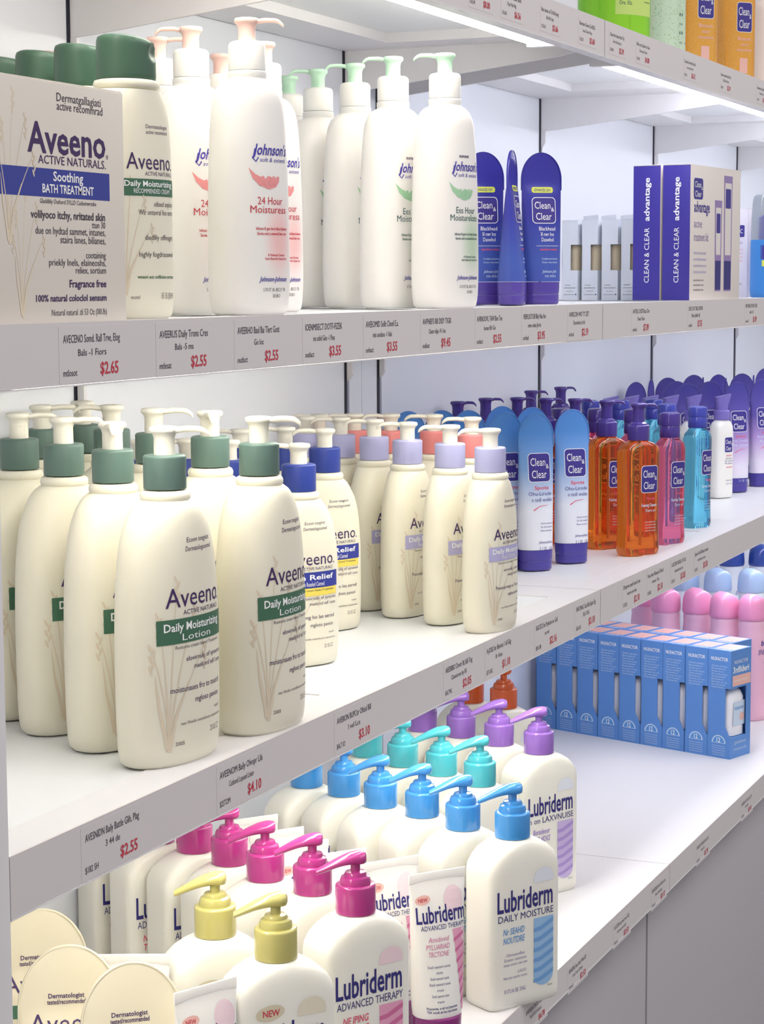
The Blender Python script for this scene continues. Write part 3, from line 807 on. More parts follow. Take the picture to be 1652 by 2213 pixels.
place(CORAL_PUMPS, aveeno(False, C_CORAL, I_SALMON, 'Daily Moisturiz', 'Confortioe', 'Pneoxoprrerge so Trooret', 'lotion_pump_bottle'), 'lotion bottle', 'cream bottles with coral collars', ZS[2])

# ------------------------------------------------------------------ slim white bottles with pastel pumps
def slim(cm, tint, petal, txtm, l1, l2, mname):
    root = link('body_lotion_bottle', None)
    a, b = 0.0365, 0.0245
    prof = [(0, a * .82, b * .82, 2.6), (0.003, a * .92, b * .92, 2.6), (0.014, a * .97, b * .97, 2.6), (0.046, a, b, 2.5), (0.093, a * .99, b, 2.4), (0.14, a * .95, b * .97, 2.3), (0.165, a * .90, b * .93, 2.25),
            (0.177, a * .84, b * .89, 2.2), (0.184, a * .74, b * .82, 2.15), (0.188, a * .60, b * .74, 2.1), (0.1905, 0.0160, 0.0155, 2.0), (0.1965, 0.0152, 0.0152, 2.0)]
    L = Loft(prof)
    bo = link('body', L.mesh('body'), root, blush_mat(mname, rgb(243, 240, 236), tint, (0.012, -0.024, 0.062), (0.022, 0.03, 0.042)))
    P = Print()
    P.t('Johnson\'s', 0.004, 0.1290, 0.040, 0.0090, I_JBLUE, bold=True, shear=0.28)
    P.stroke([(-0.0135, 0.134), (-0.0155, 0.126), (-0.013, 0.1235), (-0.0105, 0.127)], 0.0011, I_JBLUE, 2)
    P.t('soft & extend', 0.006, 0.1235, 0.030, 0.0036, I_JBLUE, shear=0.2)
    if l2 != 'Moisturess': P.t('sunset', 0.000, 0.1415, 0.014, 0.0032, I_PLUM, bold=True)
    P.p([(-0.020, 0.1185), (-0.0165, 0.110), (-0.010, 0.1045), (0.000, 0.1015), (0.008, 0.1035), (0.0125, 0.1085), (0.007, 0.1085), (0.002, 0.1120), (-0.003, 0.1095), (-0.009, 0.1115), (-0.014, 0.1135)], petal, 1)
    for q in (-0.008, -0.002, 0.004, 0.009): P.el(q, 0.1085, 0.0045, 0.0022, petal, 2, 0.9)
    P.t(l1, 0.002, 0.0895, 0.028, 0.0062, txtm)
    P.t(l2, 0.001, 0.0825, 0.040, 0.0062, txtm)
    P.t('Infuses lil geo be la lbas Indoese', 0.004, 0.0690, 0.036, 0.0024, txtm, bold=True); P.t('Sarea und a oewoal bav oot', 0.004, 0.0650, 0.034, 0.0024, txtm, bold=True)
    P.t('A Odecuse Tooone', 0.008, 0.0480, 0.020, 0.0020, txtm, bold=True); P.t('Suner Benerdor Souee Oao', 0.008, 0.0450, 0.026, 0.0020, txtm, bold=True)
    P.t('Johnson-Johnson', 0.005, 0.0275, 0.032, 0.0040, I_JBLUE, bold=True, shear=0.28)
    P.t('S.70 ET BL 8ECO TB', 0.006, 0.0195, 0.026, 0.0028, I_GREY); P.t('20.BO', 0.008, 0.0145, 0.009, 0.0028, I_GREY)
    decal(P, L.surf, bo, 0.004, 0.012)
    collar(root, 0.0150, 0.1975, 0.0235, WHITE, 0.004)
    link('neck_ring', lathe('neck_ring', [(0.0150, 0.1905), (0.0158, 0.192), (0.0158, 0.1962), (0.0150, 0.1972)]), root, WHITE)
    link('stem', lathe('stem', [(0.0078, 0.2205), (0.0070, 0.223), (0.0070, 0.229), (0.006, 0.23)]), root, cm)
    disc_head(root, 0.0100, 0.2400, 0.0300, 0.0070, cm, 0.002, 0.8)
    return root
C_PINK = mat('pale_pink_pump', rgb(250, 208, 196), 0.35, 0.2); C_MINT = mat('mint_pump', rgb(196, 236, 206), 0.35, 0.2)
place(PINK_PUMPS, slim(C_PINK, rgb(246, 200, 198), I_ROSE, I_RED, '24 Hour', 'Moisturess', 'white_plastic_rose_wash'), 'lotion bottle', 'white bottles with pale pink pumps', ZS[1], 0.968)
place(MINT_PUMPS, slim(C_MINT, rgb(196, 216, 190), I_MINT, I_TEALT, 'Ees Hour', 'Moistureloze', 'white_plastic_green_wash'), 'lotion bottle', 'white bottles with mint pumps', ZS[1], 1.024)

# ------------------------------------------------------------------ green flip cap bottles
def flip():
    root = link('flip_cap_bottle', None)
    a, b = 0.0385, 0.0225
    prof = [(0, a * .86, b * .86, 2.4), (0.003, a * .95, b * .95, 2.4), (0.02, a, b, 2.4), (0.08, a, b, 2.4), (0.135, a * .97, b * .98, 2.3), (0.155, a * .92, b * .96, 2.2), (0.164, a * .84, b * .95, 2.1), (0.168, a * .74, b * .94, 2.1), (0.169, 0.022, 0.018, 2.1)]
    L = Loft(prof); bo = link('body', L.mesh('body'), root, CREAM)
    P = Print(); k = 0.86
    P.t('Dermatologist', 0.010, 0.1400, 0.026, 0.0030, I_PLUM); P.t('active recommend', 0.010, 0.1360, 0.026, 0.0030, I_PLUM)
    P.t('Aveeno.', 0.004, 0.1100, 0.052, 0.0125, I_PLUM); P.t('ACTIVE NATURALS', 0.012, 0.1055, 0.034, 0.0030, I_PLUM)
    P.r(-0.030, 0.036, 0.0905, 0.1030, I_GREEN, 1); P.t('Daily Moisturizing', 0.002, 0.0975, 0.052, 0.0042, I_WHITE, bold=True, layer=2); P.t('RECOMMENDED CREAM', 0.004, 0.0925, 0.040, 0.0034, I_WHITE, layer=2)
    for i, (tx, w) in enumerate((('oibsed explosy', 0.026), ('Wlr ontavral foo eorts', 0.042), ('', 0), ('diedfily offinsgnt,', 0.036), ('', 0), ('highly fogdraoswah', 0.042))):
        if tx: P.t(tx, 0.030, 0.083 - 0.0062 * i - (0.006 if i > 2 else 0), w, 0.0040, I_DARK, al='r')
    P.t('wnesvi eut oofiloine aorsose', 0.030, 0.0300, 0.044, 0.0026, I_GREEN, al='r', bold=True)
    P.t('ncotol', -0.016, 0.0150, 0.008, 0.0028, I_GREY); P.t('15 15 (50+0)', 0.020, 0.0150, 0.018, 0.0046, I_GREY)
    wheat(P, -0.024, 0.018, 0.085, 1)
    decal(P, L.surf, bo, 0.004, 0.012)
    Lr = Loft([(0.1685, 0.0235, 0.0200, 2.1), (0.170, 0.0255, 0.0218, 2.1), (0.1725, 0.0262, 0.0225, 2.1), (0.175, 0.0252, 0.0215, 2.1), (0.176, 0.022, 0.019, 2.1)])
    link('neck_ring', Lr.mesh('neck_ring', 40, 0.002), root, CREAM)
    Lc = Loft([(0.1762, 0.0228, 0.0195, 2.15), (0.178, 0.0232, 0.0200, 2.15), (0.196, 0.0230, 0.0198, 2.15), (0.2020, 0.0228, 0.0196, 2.15), (0.2045, 0.0220, 0.0188, 2.15), (0.2058, 0.0200, 0.0168, 2.1)])
    me = Lc.mesh('cap', 48, 0.002)
    for v in me.vertices:     # tilt the lid a little and press in the thumb notch
        if v.co.z > 0.186: v.co.z += (-v.co.x * 0.12) * min(1, (v.co.z - 0.186) / 0.01)
        d = math.hypot((v.co.x - 0.012) / 0.008, (v.co.z - 0.1955) / 0.0065)
        if v.co.y < 0 and d < 1: v.co.y += 0.0034 * (1 - d * d)
    cp = link('flip_cap', me, root, mat('dark_green_cap', rgb(66, 96, 78), 0.42))
    return root
place(FLIP_BOTTLES, flip(), 'lotion bottle', 'cream bottles with green flip caps', ZS[1], 0.962)

# ------------------------------------------------------------------ standing tubes (cap down)
def tube(nm, a, H, bodym, capm, zc, P, tipk=0.30, ucut=0.004, peak=2.0, b0=0.0150, capk=0.86):
    """flat rounded fin at the top, round at the cap"""
    root = link(nm, None)
    zt = H - a * 1.25 * tipk / 0.30
    prof = []
    for t in np.linspace(0, 1, 8)[:-1]:
        z = zc + (zt - zc) * t
        prof.append((z, a * (0.93 + 0.07 * t), b0 * (1 - t) ** 0.8 + 0.0011, 2.2 + 0.8 * t))
    for t in np.sin(np.linspace(0, np.pi / 2, 12)):
        w = a * max(0.02, (1 - t ** peak)) ** (1 / 2.0)
        prof.append((zt + (H - zt) * t, w, 0.0011, 3.0))
    L = Loft(prof); bo = link('body', L.mesh('body', 44, 0.004), root, bodym)
    if P: decal(P, L.surf, bo, ucut, 0.008)
    # raised seam following the fin outline
    pts = [(-a, zt - 0.012)] + [(-a * math.sqrt(max(0, 1 - t ** peak)), zt + (H - zt) * t) for t in np.sin(np.linspace(0, np.pi / 2, 15))]
    pts += [(-p[0], p[1]) for p in pts[::-1][1:]]
    V = []; Fc = []
    for i, (x, z) in enumerate(pts):
        p0 = Vector(pts[max(0, i - 1)]); p1 = Vector(pts[min(len(pts) - 1, i + 1)]); d = (p1 - p0).normalized(); nx, nz = -d[1], d[0]
        for s in range(6):
            t = 2 * math.pi * s / 6; V.append((x + nx * 0.0009 * math.cos(t), 0.0016 * math.sin(t), z + nz * 0.0009 * math.cos(t)))
    for i in range(len(pts) - 1):
        for s in range(6): Fc.append((i * 6 + s, i * 6 + (s + 1) % 6, (i + 1) * 6 + (s + 1) % 6, (i + 1) * 6 + s))
    link('seam', pydata('seam', V, Fc, 60), root, bodym)
    Lc = Loft([(0, a * capk * .92, b0 * .92, 2.4), (0.0015, a * capk, b0, 2.4), (zc * 0.42, a * capk, b0 * 1.02, 2.4), (zc * 0.44, a * capk * .985, b0, 2.4), (zc * 0.46, a * capk * 1.01, b0 * 1.03, 2.4), (zc - 0.0004, a * capk * 1.04, b0 * 1.06, 2.4)])
    link('flip_cap', Lc.mesh('flip_cap', 40, 0.002), root, capm)
    return root
def cc_tube_print(h0, sub, textm, extra):
    P = Print()
    logo(P, 0.002, h0, 0.031, 0.036)
    P.t(extra[0], 0.004, h0 - 0.0270, 0.020, 0.0045, I_PINK, bold=True); P.t(extra[1], 0.002, h0 - 0.0345, 0.032, 0.0048, textm)
    P.t(extra[2], 0.004, h0 - 0.0420, 0.029, 0.0048, textm)
    P.stroke([(-0.008, h0 - 0.053), (0.000, h0 - 0.048), (0.012, h0 - 0.0465)], [0.0014, 0.0004], I_PINK, 2)
    P.t('Provers nereoctoral', 0.010, h0 - 0.070, 0.018, 0.0022, textm); P.t('Sis. ltlt testaoss', 0.010, h0 - 0.0745, 0.018, 0.0022, textm); P.t('Shwes wooreoss', 0.009, h0 - 0.079, 0.018, 0.0022, textm)
    P.t('Johnson-Johnson', 0.008, h0 - 0.094, 0.022, 0.0036, textm, shear=0.25); P.t('3 1 OE   1.(0)', 0.008, h0 - 0.102, 0.020, 0.0040, textm)
    return P
VIOLET = mat('violet_cap', rgb(74, 64, 156), 0.3, coat=0.3)
BTB = grad_mat('blue_white_gradient', [(0.0, rgb(238, 238, 246)), (0.075, rgb(232, 236, 248)), (0.125, rgb(130, 170, 222)), (0.17, rgb(84, 142, 212)), (0.2, rgb(80, 136, 208))], 0.28, 0.1)
place(BLUE_TUBES, tube('lotion_tube', 0.0240, 0.195, BTB, VIOLET, 0.026, cc_tube_print(0.128, None, I_LOGO, ('Spots', 'Ohu-Lirode', 'o tedl woble'))), 'tube', 'blue and white standing tubes', ZS[2])
PTB = grad_mat('purple_white_gradient', [(0.0, rgb(236, 232, 244)), (0.045, rgb(232, 224, 242)), (0.085, rgb(184, 156, 214)), (0.125, rgb(98, 86, 168)), (0.19, rgb(70, 66, 150))], 0.3, 0.1)
place(PURPLE_TUBES, tube('scrub_tube', 0.0235, 0.186, PTB, VIOLET, 0.024, cc_tube_print(0.120, None, I_PALE, ('Jooos', 'Brosr Uooiob', 'Bo. Jsieed'))), 'tube', 'purple and white standing tubes', ZS[2])
NB = grad_mat('navy_gradient', [(0.0, rgb(70, 84, 168)), (0.05, rgb(70, 92, 176)), (0.10, rgb(60, 62, 160)), (0.18, rgb(56, 52, 150))], 0.25)
P = Print(); logo(P, 0.001, 0.107, 0.029, 0.030)
P.rr(-0.013, 0.013, 0.1270, 0.1335, 0.0025, I_LIME, 1); P.t('ADVANCED DAY', 0.0, 0.1285, 0.021, 0.0034, I_LOGO, bold=True)
for i, (t_, w) in enumerate((('Blackhead', 0.020), ('lil nwr lno', 0.016), ('Daswbol', 0.015))): P.t(t_, 0.004, 0.084 - i * 0.0062, w, 0.0046, I_WHITE)
P.stroke([(-0.010, 0.0665), (0.018, 0.0665)], 0.0004, I_WHITE, 2); P.t('osssulnos osnsoo', 0.005, 0.0615, 0.022, 0.0026, I_PINK, bold=True)
P.t('Conbat antosrsan', 0.006, 0.051, 0.020, 0.0022, I_PALE); P.t('Crour oos tosest', 0.006, 0.047, 0.020, 0.0022, I_PALE)
P.t('Johnson Joln', 0.005, 0.036, 0.018, 0.0034, I_PALE, shear=0.25); P.t('0.06. NOE-ll', 0.006, 0.031, 0.014, 0.0026, I_PALE)
place(NAVY_TUBES, tube('face_wash_tube', 0.0240, 0.172, NB, mat('purple_cap', rgb(84, 66, 158), 0.25, coat=0.4), 0.026, P), 'tube', 'dark blue standing tubes', ZS[1])
P = Print(); P.t('Dermatologist', -0.002, 0.1250, 0.026, 0.0036, I_PLUM, bold=True); P.t('tested/recommended', -0.002, 0.1205, 0.028, 0.0036, I_PLUM, bold=True)
P.t('Aveeno', 0.0, 0.101, 0.058, 0.0135, I_PLUM); P.t('ACTIVE NATURALS', 0.004, 0.0955, 0.034, 0.0030, I_PLUM); P.r(-0.032, 0.032, 0.082, 0.092, I_GREEN, 1)
place(CREAM_TUBES, tube('cream_tube', 0.0365, 0.163, mat('beige_tube_plastic', rgb(222, 213, 188), 0.45, 0.15), mat('beige_cap', rgb(214, 206, 176), 0.4), 0.026, P, b0=0.019), 'tube', 'cream rounded standing tubes', ZS[3], 1.05)
for o in [x for x in bpy.data.objects if x.name.startswith('cream_tube')]: o.rotation_euler.x = math.radians(-4)

# crimped tubes
def crimp(wave, wave2, capm, newc=True):
    root = link('crimped_tube', None); a = 0.0285; H = 0.153
    prof = [(0.024, a * .80, 0.0185, 2.1), (0.030, a * .84, 0.0185, 2.1), (0.07, a * .88, 0.0150, 2.3), (0.11, a * .93, 0.0090, 2.8), (0.135, a * .98, 0.0035, 3.4), (0.1435, a, 0.0011, 4.5), (H, a * 1.0, 0.0006, 5.0)]
    L = Loft(prof); bo = link('body', L.mesh('body', 44, 0.004), root, WHITE)
    P = Print()
    P.el(-0.017, 0.1305, 0.0075, 0.0042, I_SALMON, 1, 0.1); P.t('NEW', -0.017, 0.1288, 0.009, 0.0034, I_RED, bold=True)
    P.t('Lubriderm', 0.0005, 0.1100, 0.050, 0.0150, I_NAVY, bold=True); P.t('ADVANCED THERAPY', 0.002, 0.1035, 0.046, 0.0045, I_NAVY)
    P.t('Amidovid', -0.005, 0.0930, 0.020, 0.0048, wave2, shear=0.15); P.t('PYLUARIAD', -0.006, 0.0865, 0.023, 0.0048, wave2, shear=0.15); P.t('TRCTIONE', -0.006, 0.0800, 0.020, 0.0048, wave2, shear=0.15)
    for i, w in enumerate((0.022, 0.006, 0.018, 0.020, 0.006, 0.016, 0.006)): P.t('Snsil oamort aosa' if w > .01 else 'no', -0.006, 0.070 - i * 0.0052, w, 0.0026, I_NAVY)
    P.t('Posoeree, a oil ot Lmooree', -0.004, 0.033, 0.030, 0.0024, I_NAVY, bold=True); P.t('TW ooob at lou tse boses', -0.004, 0.0295, 0.030, 0.0024, I_NAVY, bold=True)
    P.el(0.014, 0.128, 0.010, 0.012, I_PALEP, 1)
    P.p([(0.010, 0.102), (0.024, 0.102), (0.022, 0.028), (0.018, 0.028)], wave, 1)
    for i in range(7): P.p([(0.0105 + i * .001, 0.094 - i * .0095), (0.0235 - i * .0001, 0.099 - i * .0095), (0.0235 - i * .0001, 0.0965 - i * .0095), (0.0105 + i * .001, 0.0905 - i * .0095)], wave2, 2)
    decal(P, L.surf, bo, 0.004, 0.008)
    link('crimp', boxes('crimp', [(-a * 1.01, a * 1.01, -0.0009, 0.0009, 0.1450, H + 0.001)], 0.0003), root, WHITE)
    link('flip_cap', lathe('flip_cap', [(0.0205, 0), (0.0215, 0.001), (0.0215, 0.010), (0.0210, 0.0105), (0.0215, 0.011), (0.0220, 0.0235), (0.020, 0.0245)]), root, capm)
    return root
MAGC = mat('magenta_pump', rgb(172, 54, 128), 0.22, coat=0.4)
place(LUB_TUBES, crimp(I_WAVEP, I_WAVEP2, mat('magenta_cap', rgb(128, 40, 112), 0.3)), 'tube', 'white crimped tubes between the pump rows', ZS[3])
place(WHITE_CRIMPS, crimp(I_BEIGE, I_BEIGE2, mat('beige_cap2', rgb(206, 196, 150), 0.35)), 'tube', 'white crimped tubes beside the cream tubes', ZS[3])

# ------------------------------------------------------------------ square-shouldered bottles with tear-drop pumps
def lub(pm, wave, wave2, l2, l3, new=False, lc=None, pale=None):
    root = link('square_pump_bottle', None); a, b = 0.0425, 0.0222
    prof = [(0, a * .94, b * .90, 7.0), (0.002, a * .98, b * .96, 7.0), (0.006, a, b, 7.0), (0.06, a, b, 7.0), (0.128, a, b, 7.0), (0.136, a * .975, b * .995, 6.4), (0.143, a * .89, b * .98, 5.4), (0.149, a * .75, b * .95, 4.4), (0.1535, a * .59, b * .90, 3.2), (0.1565, a * .46, b * .80, 2.4), (0.1575, 0.0150, 0.0150, 2.0)]
    L = Loft(prof); bo = link('body', L.mesh('body', 56, 0.005), root, LWHITE)
    P = Print()
    if new: P.el(-0.015, 0.122, 0.012, 0.0062, I_BEIGE2, 1, 0.1); P.t('NEW', -0.014, 0.1195, 0.014, 0.0052, I_RED, bold=True)
    P.t('Lubriderm', -0.002, 0.0940, 0.066, 0.0205, I_NAVY, bold=True); P.t(l2, -0.001, 0.0845, 0.066, 0.0068, I_NAVY)
    for i, t_ in enumerate(l3): P.t(t_, -0.016, 0.0720 - i * 0.0085, 0.025, 0.0062, lc or wave2, shear=0.12, bold=True)
    P.t('Ohmeasoflee', -0.014, 0.051, 0.022, 0.0030, I_LILAC); P.t('Eoano oesssoe', -0.014, 0.0465, 0.026, 0.0030, I_LILAC); P.t('mses oooe oes see', -0.014, 0.042, 0.028, 0.0030, I_LILAC)
    P.t('LADO', -0.006, 0.034, 0.010, 0.0028, I_LILAC); P.t('Necute eaom voste', -0.014, 0.0295, 0.028, 0.0028, I_LILAC)
    P.t('8 ITUA BE 5NL/', -0.014, 0.0160, 0.026, 0.0040, I_LILAC); P.t('Sosa', 0.028, 0.014, 0.006, 0.002, I_GREY)
    u0, u1 = 0.008, 0.032
    P.p([(u0, 0.116), (u1, 0.116)] + [((u0 + u1) / 2 + (u1 - u0) / 2 * math.cos(t), 0.120 + 0.010 * math.sin(t)) for t in np.linspace(0, math.pi, 9)], pale or I_PALEB, 1)
    P.p([(u0, 0.082)] + [((u0 + u1) / 2 - (u1 - u0) / 2 * math.cos(t), 0.026 - 0.010 * math.sin(t)) for t in np.linspace(0, math.pi, 9)] + [(u1, 0.082)], wave, 1)
    for i in range(6):
        z = 0.077 - i * 0.0098
        P.p([(u0, z - 0.0045), (u0 + 0.008, z - 0.0035), (u0 + 0.016, z), (u1, z + 0.003), (u1, z - 0.001), (u0 + 0.016, z - 0.0045), (u0 + 0.008, z - 0.0075), (u0, z - 0.0080)], wave2, 2)
    decal(P, L.surf, bo, 0.004, 0.0)
    collar(root, 0.0166, 0.1578, 0.0240, pm)
    link('dome', lathe('dome', [(0.0128, 0.1815), (0.0128, 0.1850), (0.0118, 0.1876), (0.0094, 0.1888), (0.0094, 0.1896), (0.0084, 0.1916), (0.0045, 0.1924)]), root, pm)
    link('stem', lathe('stem', [(0.0040, 0.1905), (0.0040, 0.1990)], 20), root, pm)
    beak_head(root, 0.2088, pm)
    return root
def pmat(n, *c): return mat(n, rgb(*c), 0.22, coat=0.35, sss=0.05)
G = 'white square pump bottles on the bottom shelf'
place(LUB_BLUE, lub(pmat('blue_pump', 66, 144, 212), I_WAVEB, I_WAVEB2, 'DAILY MOISTURE', ('Nr SEAHD', 'NOUTDRE')), 'lotion bottle', 'white bottles with blue pumps', ZS[3])
place(LUB_TEAL, lub(pmat('turquoise_pump', 76, 180, 192), I_WAVEB, I_WAVEB2, 'SENSITIVE SKIN', ('Nr SEAHD', 'NOUTDRE')), 'lotion bottle', 'white bottles with turquoise pumps', ZS[3])
place(LUB_PURPLE, lub(pmat('purple_pump', 146, 104, 190), I_WAVEV, I_WAVEV2, 'n on LAXVNUISE', ('Boradenor', 'lITE EL NICHCE')), 'lotion bottle', 'white bottles with purple pumps', ZS[3])
place(LUB_ORANGE, lub(pmat('orange_pump', 206, 92, 48), I_WAVEP, I_WAVEP2, 'INTENSE SKIN', ('Repair', 'Lotion')), 'lotion bottle', 'white bottles with orange pumps', ZS[3])
place(LUB_MAGENTA, lub(MAGC, I_WAVEP, I_WAVEP2, 'ADVANCED THERAPY', ('NE IPING', 'THERARE'), lc=I_PINK, pale=I_PALEP), 'lotion bottle', 'white bottles with magenta pumps', ZS[3])
place(LUB_YELLOW, lub(pmat('olive_yellow_pump', 186, 178, 108), I_BEIGE, I_BEIGE2, 'ADVANCED THERAPY', ('NE IPING', 'THERARE'), new=True, pale=I_BEIGE), 'lotion bottle', 'white bottles with olive yellow pumps', ZS[3])

# ------------------------------------------------------------------ clear bottles
def clear_mat(name, col, rough=0.04):
    m = mat(name, col, rough, trans=0.92, ior=1.36, coat=0.3); return m
def wash(name, bm_, capm, H, w, kind, lu=0.010):
    root = link(name, None)
    a, b = w, w * 0.62
    zb = 0.147 if kind == 'pump' else 0.142
    prof = [(0, a * .88, b * .86, 3.6), (0.002, a * .95, b * .94, 3.6), (0.007, a, b, 3.6), (0.02, a * .97, b * .97, 3.6), (0.06, a * .955, b * .95, 3.6), (zb - 0.035, a * .985, b * .98, 3.6), (zb - 0.012, a, b, 3.4), (zb - 0.005, a * .93, b * .95, 3.0), (zb, a * .72, b * .82, 2.4), (zb + 0.002, 0.0130, 0.0130, 2.0), (zb + 0.004, 0.0122, 0.0122, 2.0)]
    L = Loft(prof); bo = link('body', L.mesh('body', 48, 0.005), root, bm_)
    P = Print(); logo(P, lu - 0.004, zb - 0.047, 0.028, 0.036)
    P.t('Pooney', lu - 0.002, zb - 0.074, 0.014, 0.0040, I_PINK, bold=True); P.t('Foaming Cleanser', lu - 0.004, zb - 0.083, 0.026, 0.0042, I_PALE, bold=True); P.t('Dorn on', lu - 0.002, zb - 0.090, 0.016, 0.0042, I_PALE)
    for i in range(4): P.t('sosro ooenot aosee', lu - 0.002, zb - 0.104 - i * 0.0038, 0.018, 0.0020, I_PALE)
    decal(P, L.surf, bo, 0.004, 0.0)
    if kind == 'pump':
        collar(root, 0.0142, zb + 0.0036, 0.0200, capm, 0.0025)
        link('dome', lathe('dome', [(0.0120, zb + 0.0235), (0.0115, zb + 0.0255), (0.0080, zb + 0.0275), (0.0076, zb + 0.036), (0.0076, H - 0.006)], 28), root, capm)
        disc_head(root, 0.0102, H, 0.0250, 0.0076, capm, 0.002, 0.85)
        link('dip_tube', lathe('dip_tube', [(0.0022, 0.012), (0.0022, zb)], 12), root, mat('dip_tube_plastic', rgb(230, 190, 140), 0.3))
    else:
        pr = [(0.0136, zb + 0.0036), (0.0140, zb + 0.0045), (0.0138, zb + 0.019), (0.0134, zb + 0.0196), (0.0142, zb + 0.0202), (0.0142, H - 0.003), (0.0134, H - 0.0012), (0.009, H)]
        link('cap', lathe('cap', pr), root, capm)
    return root
PCAP = mat('deep_violet_pump', rgb(72, 54, 138), 0.22, coat=0.4)
place(ORANGE_PUMPS, wash('face_wash_bottle', clear_mat('orange_gel', (1.0, 0.26, 0.03, 1)), PCAP, 0.199, 0.0285, 'pump'), 'bottle', 'clear orange bottles with purple pumps', ZS[2])
place(PINK_BOTTLES, wash('astringent_bottle', clear_mat('pink_liquid', (1.0, 0.22, 0.42, 1)), PCAP, 0.1795, 0.0225, 'cap', 0.008), 'bottle', 'clear pink bottles with purple caps', ZS[2])
place(TEAL_BOTTLES, wash('toner_bottle', clear_mat('turquoise_liquid', (0.18, 0.70, 0.98, 1)), mat('blue_violet_cap', rgb(64, 72, 168), 0.25, coat=0.3), 0.1765, 0.0225, 'cap', 0.012), 'bottle', 'clear turquoise bottles with blue caps', ZS[2])

def white_lotion():
    root = link('moisturiser_bottle', None); a, b = 0.0200, 0.0135
    prof = [(0, a * .9, b * .88, 3.4), (0.002, a * .97, b * .96, 3.4), (0.008, a, b, 3.4), (0.10, a, b, 3.4), (0.118, a * .98, b * .98, 3.0), (0.124, a * .86, b * .92, 2.6), (0.127, 0.0140, 0.0115, 2.1), (0.129, 0.0120, 0.0110, 2.0)]
    L = Loft(prof); bo = link('body', L.mesh('body', 40, 0.005), root, WHITE)
    P = Print(); logo(P, 0.004, 0.0880, 0.020, 0.026)
    P.t('sooonr', 0.005, 0.0690, 0.013, 0.0034, I_PINK, bold=True); P.t('Clssoaros', 0.005, 0.0640, 0.015, 0.0030, I_LOGO); P.t('Dlls. ss sostos', 0.005, 0.0600, 0.019, 0.0030, I_LOGO); P.t('Mls. Jolootos', 0.005, 0.0560, 0.019, 0.0030, I_LOGO)
    P.t('osss.ossssse', 0.006, 0.0500, 0.015, 0.0026, I_PINK, bold=True); P.t('Johnson-Johnson', 0.006, 0.0280, 0.016, 0.0026, I_LOGO); P.t('3.0 CT, 1 OZ', 0.006, 0.0220, 0.014, 0.0030, I_LOGO)
    decal(P, L.surf, bo, 0.004, 0.0)
    VM = mat('soft_violet_cap', rgb(128, 116, 192), 0.35)
    collar(root, 0.0130, 0.1290, 0.0160, VM, 0.002)
    Lh = Loft([(0.1448, 0.0095, 0.0090, 2.4), (0.152, 0.0100, 0.0090, 2.6), (0.160, 0.0118, 0.0092, 3.0), (0.1690, 0.0128, 0.0090, 3.2)])
    me = Lh.mesh('pump_head', 32, 0.003)
    for v in me.vertices:
        if v.co.z > 0.155: v.co.z += v.co.x * 0.22 * (v.co.z - 0.155) / 0.014; v.co.x += 0.002 * (v.co.z - 0.155) / 0.014
    link('pump_head', me, root, VM)
    return root
place(WHITE_LOTIONS, white_lotion(), 'bottle', 'white bottles with slanted violet pump caps', ZS[2])

# ------------------------------------------------------------------ rolling-cap bottles
def can(capm, bodym, H, name):
    root = link(name, None)
    a, b = 0.0238, 0.0210
    hc = H - 0.040
    prof = [(0, a * .88, b * .88, 2.2), (0.002, a * .97, b * .97, 2.2), (0.01, a, b, 2.2), (hc * 0.6, a * 1.0, b * 1.0, 2.2), (hc * 0.82, a * .99, b * .99, 2.2), (hc * 0.93, a * .93, b * .93, 2.2), (hc - 0.006, a * .96, b * .96, 2.2), (hc, a * .92, b * .92, 2.2)]
    L = Loft(prof); bo = link('body', L.mesh('body', 40, 0.006), root, bodym)
    P = Print(); P.t('bio', 0.004, H * 0.60, 0.016, 0.008, I_LOGO, bold=True, shear=0.2); P.t('ENERGY', 0.004, H * 0.53, 0.026, 0.0080, I_LOGO, shear=0.2); P.t('ol ful', 0.006, H * 0.46, 0.010, 0.003, I_LILAC); P.t('Soft', 0.010, H * 0.40, 0.012, 0.006, I_PINK)
    decal(P, L.surf, bo)
    Lc = Loft([(hc + 0.0002, a * .98, b * .98, 2.2), (hc + 0.004, a * 1.01, b * 1.01, 2.3), (hc + 0.020, a * .98, b * .97, 2.3), (hc + 0.030, a * .90, b * .88, 2.3), (hc + 0.036, a * .74, b * .70, 2.2), (hc + 0.0395, a * .45, b * .42, 2.1), (hc + 0.0402, a * .1, b * .1, 2.0)])
    me = Lc.mesh('cap', 44, 0.0025)
    for v in me.vertices:       # bevelled facet on one shoulder
        d = v.co.x * 0.72 + (v.co.z - hc - 0.018)
        if d > 0.020: v.co.z -= (d - 0.020) * 0.75; v.co.x -= (d - 0.020) * 0.35
    link('cap', me, root, capm)
    return root
place(PINK_CANS, can(mat('pearl_pink_cap', rgb(236, 150, 192), 0.28, coat=0.4), mat('soft_pink_body', rgb(240, 188, 210), 0.35, 0.1), 0.196, 'roll_on_bottle'), 'bottle', 'pink-capped bottles behind the cartons', ZS[3])
place(SKY_CANS, can(mat('sky_cap', rgb(168, 194, 230), 0.28, coat=0.4), mat('white_blue_body', rgb(226, 232, 244), 0.35, 0.1), 0.196, 'roll_on_bottle'), 'bottle', 'light blue-capped bottles behind the pink ones', ZS[3])
place(NAVY_CANS, can(mat('navy_cap', rgb(46, 74, 158), 0.22, coat=0.5), mat('white_blue_body', rgb(226, 232, 244)), 0.196, 'roll_on_bottle'), 'bottle', 'navy-capped bottles at the back', ZS[3])

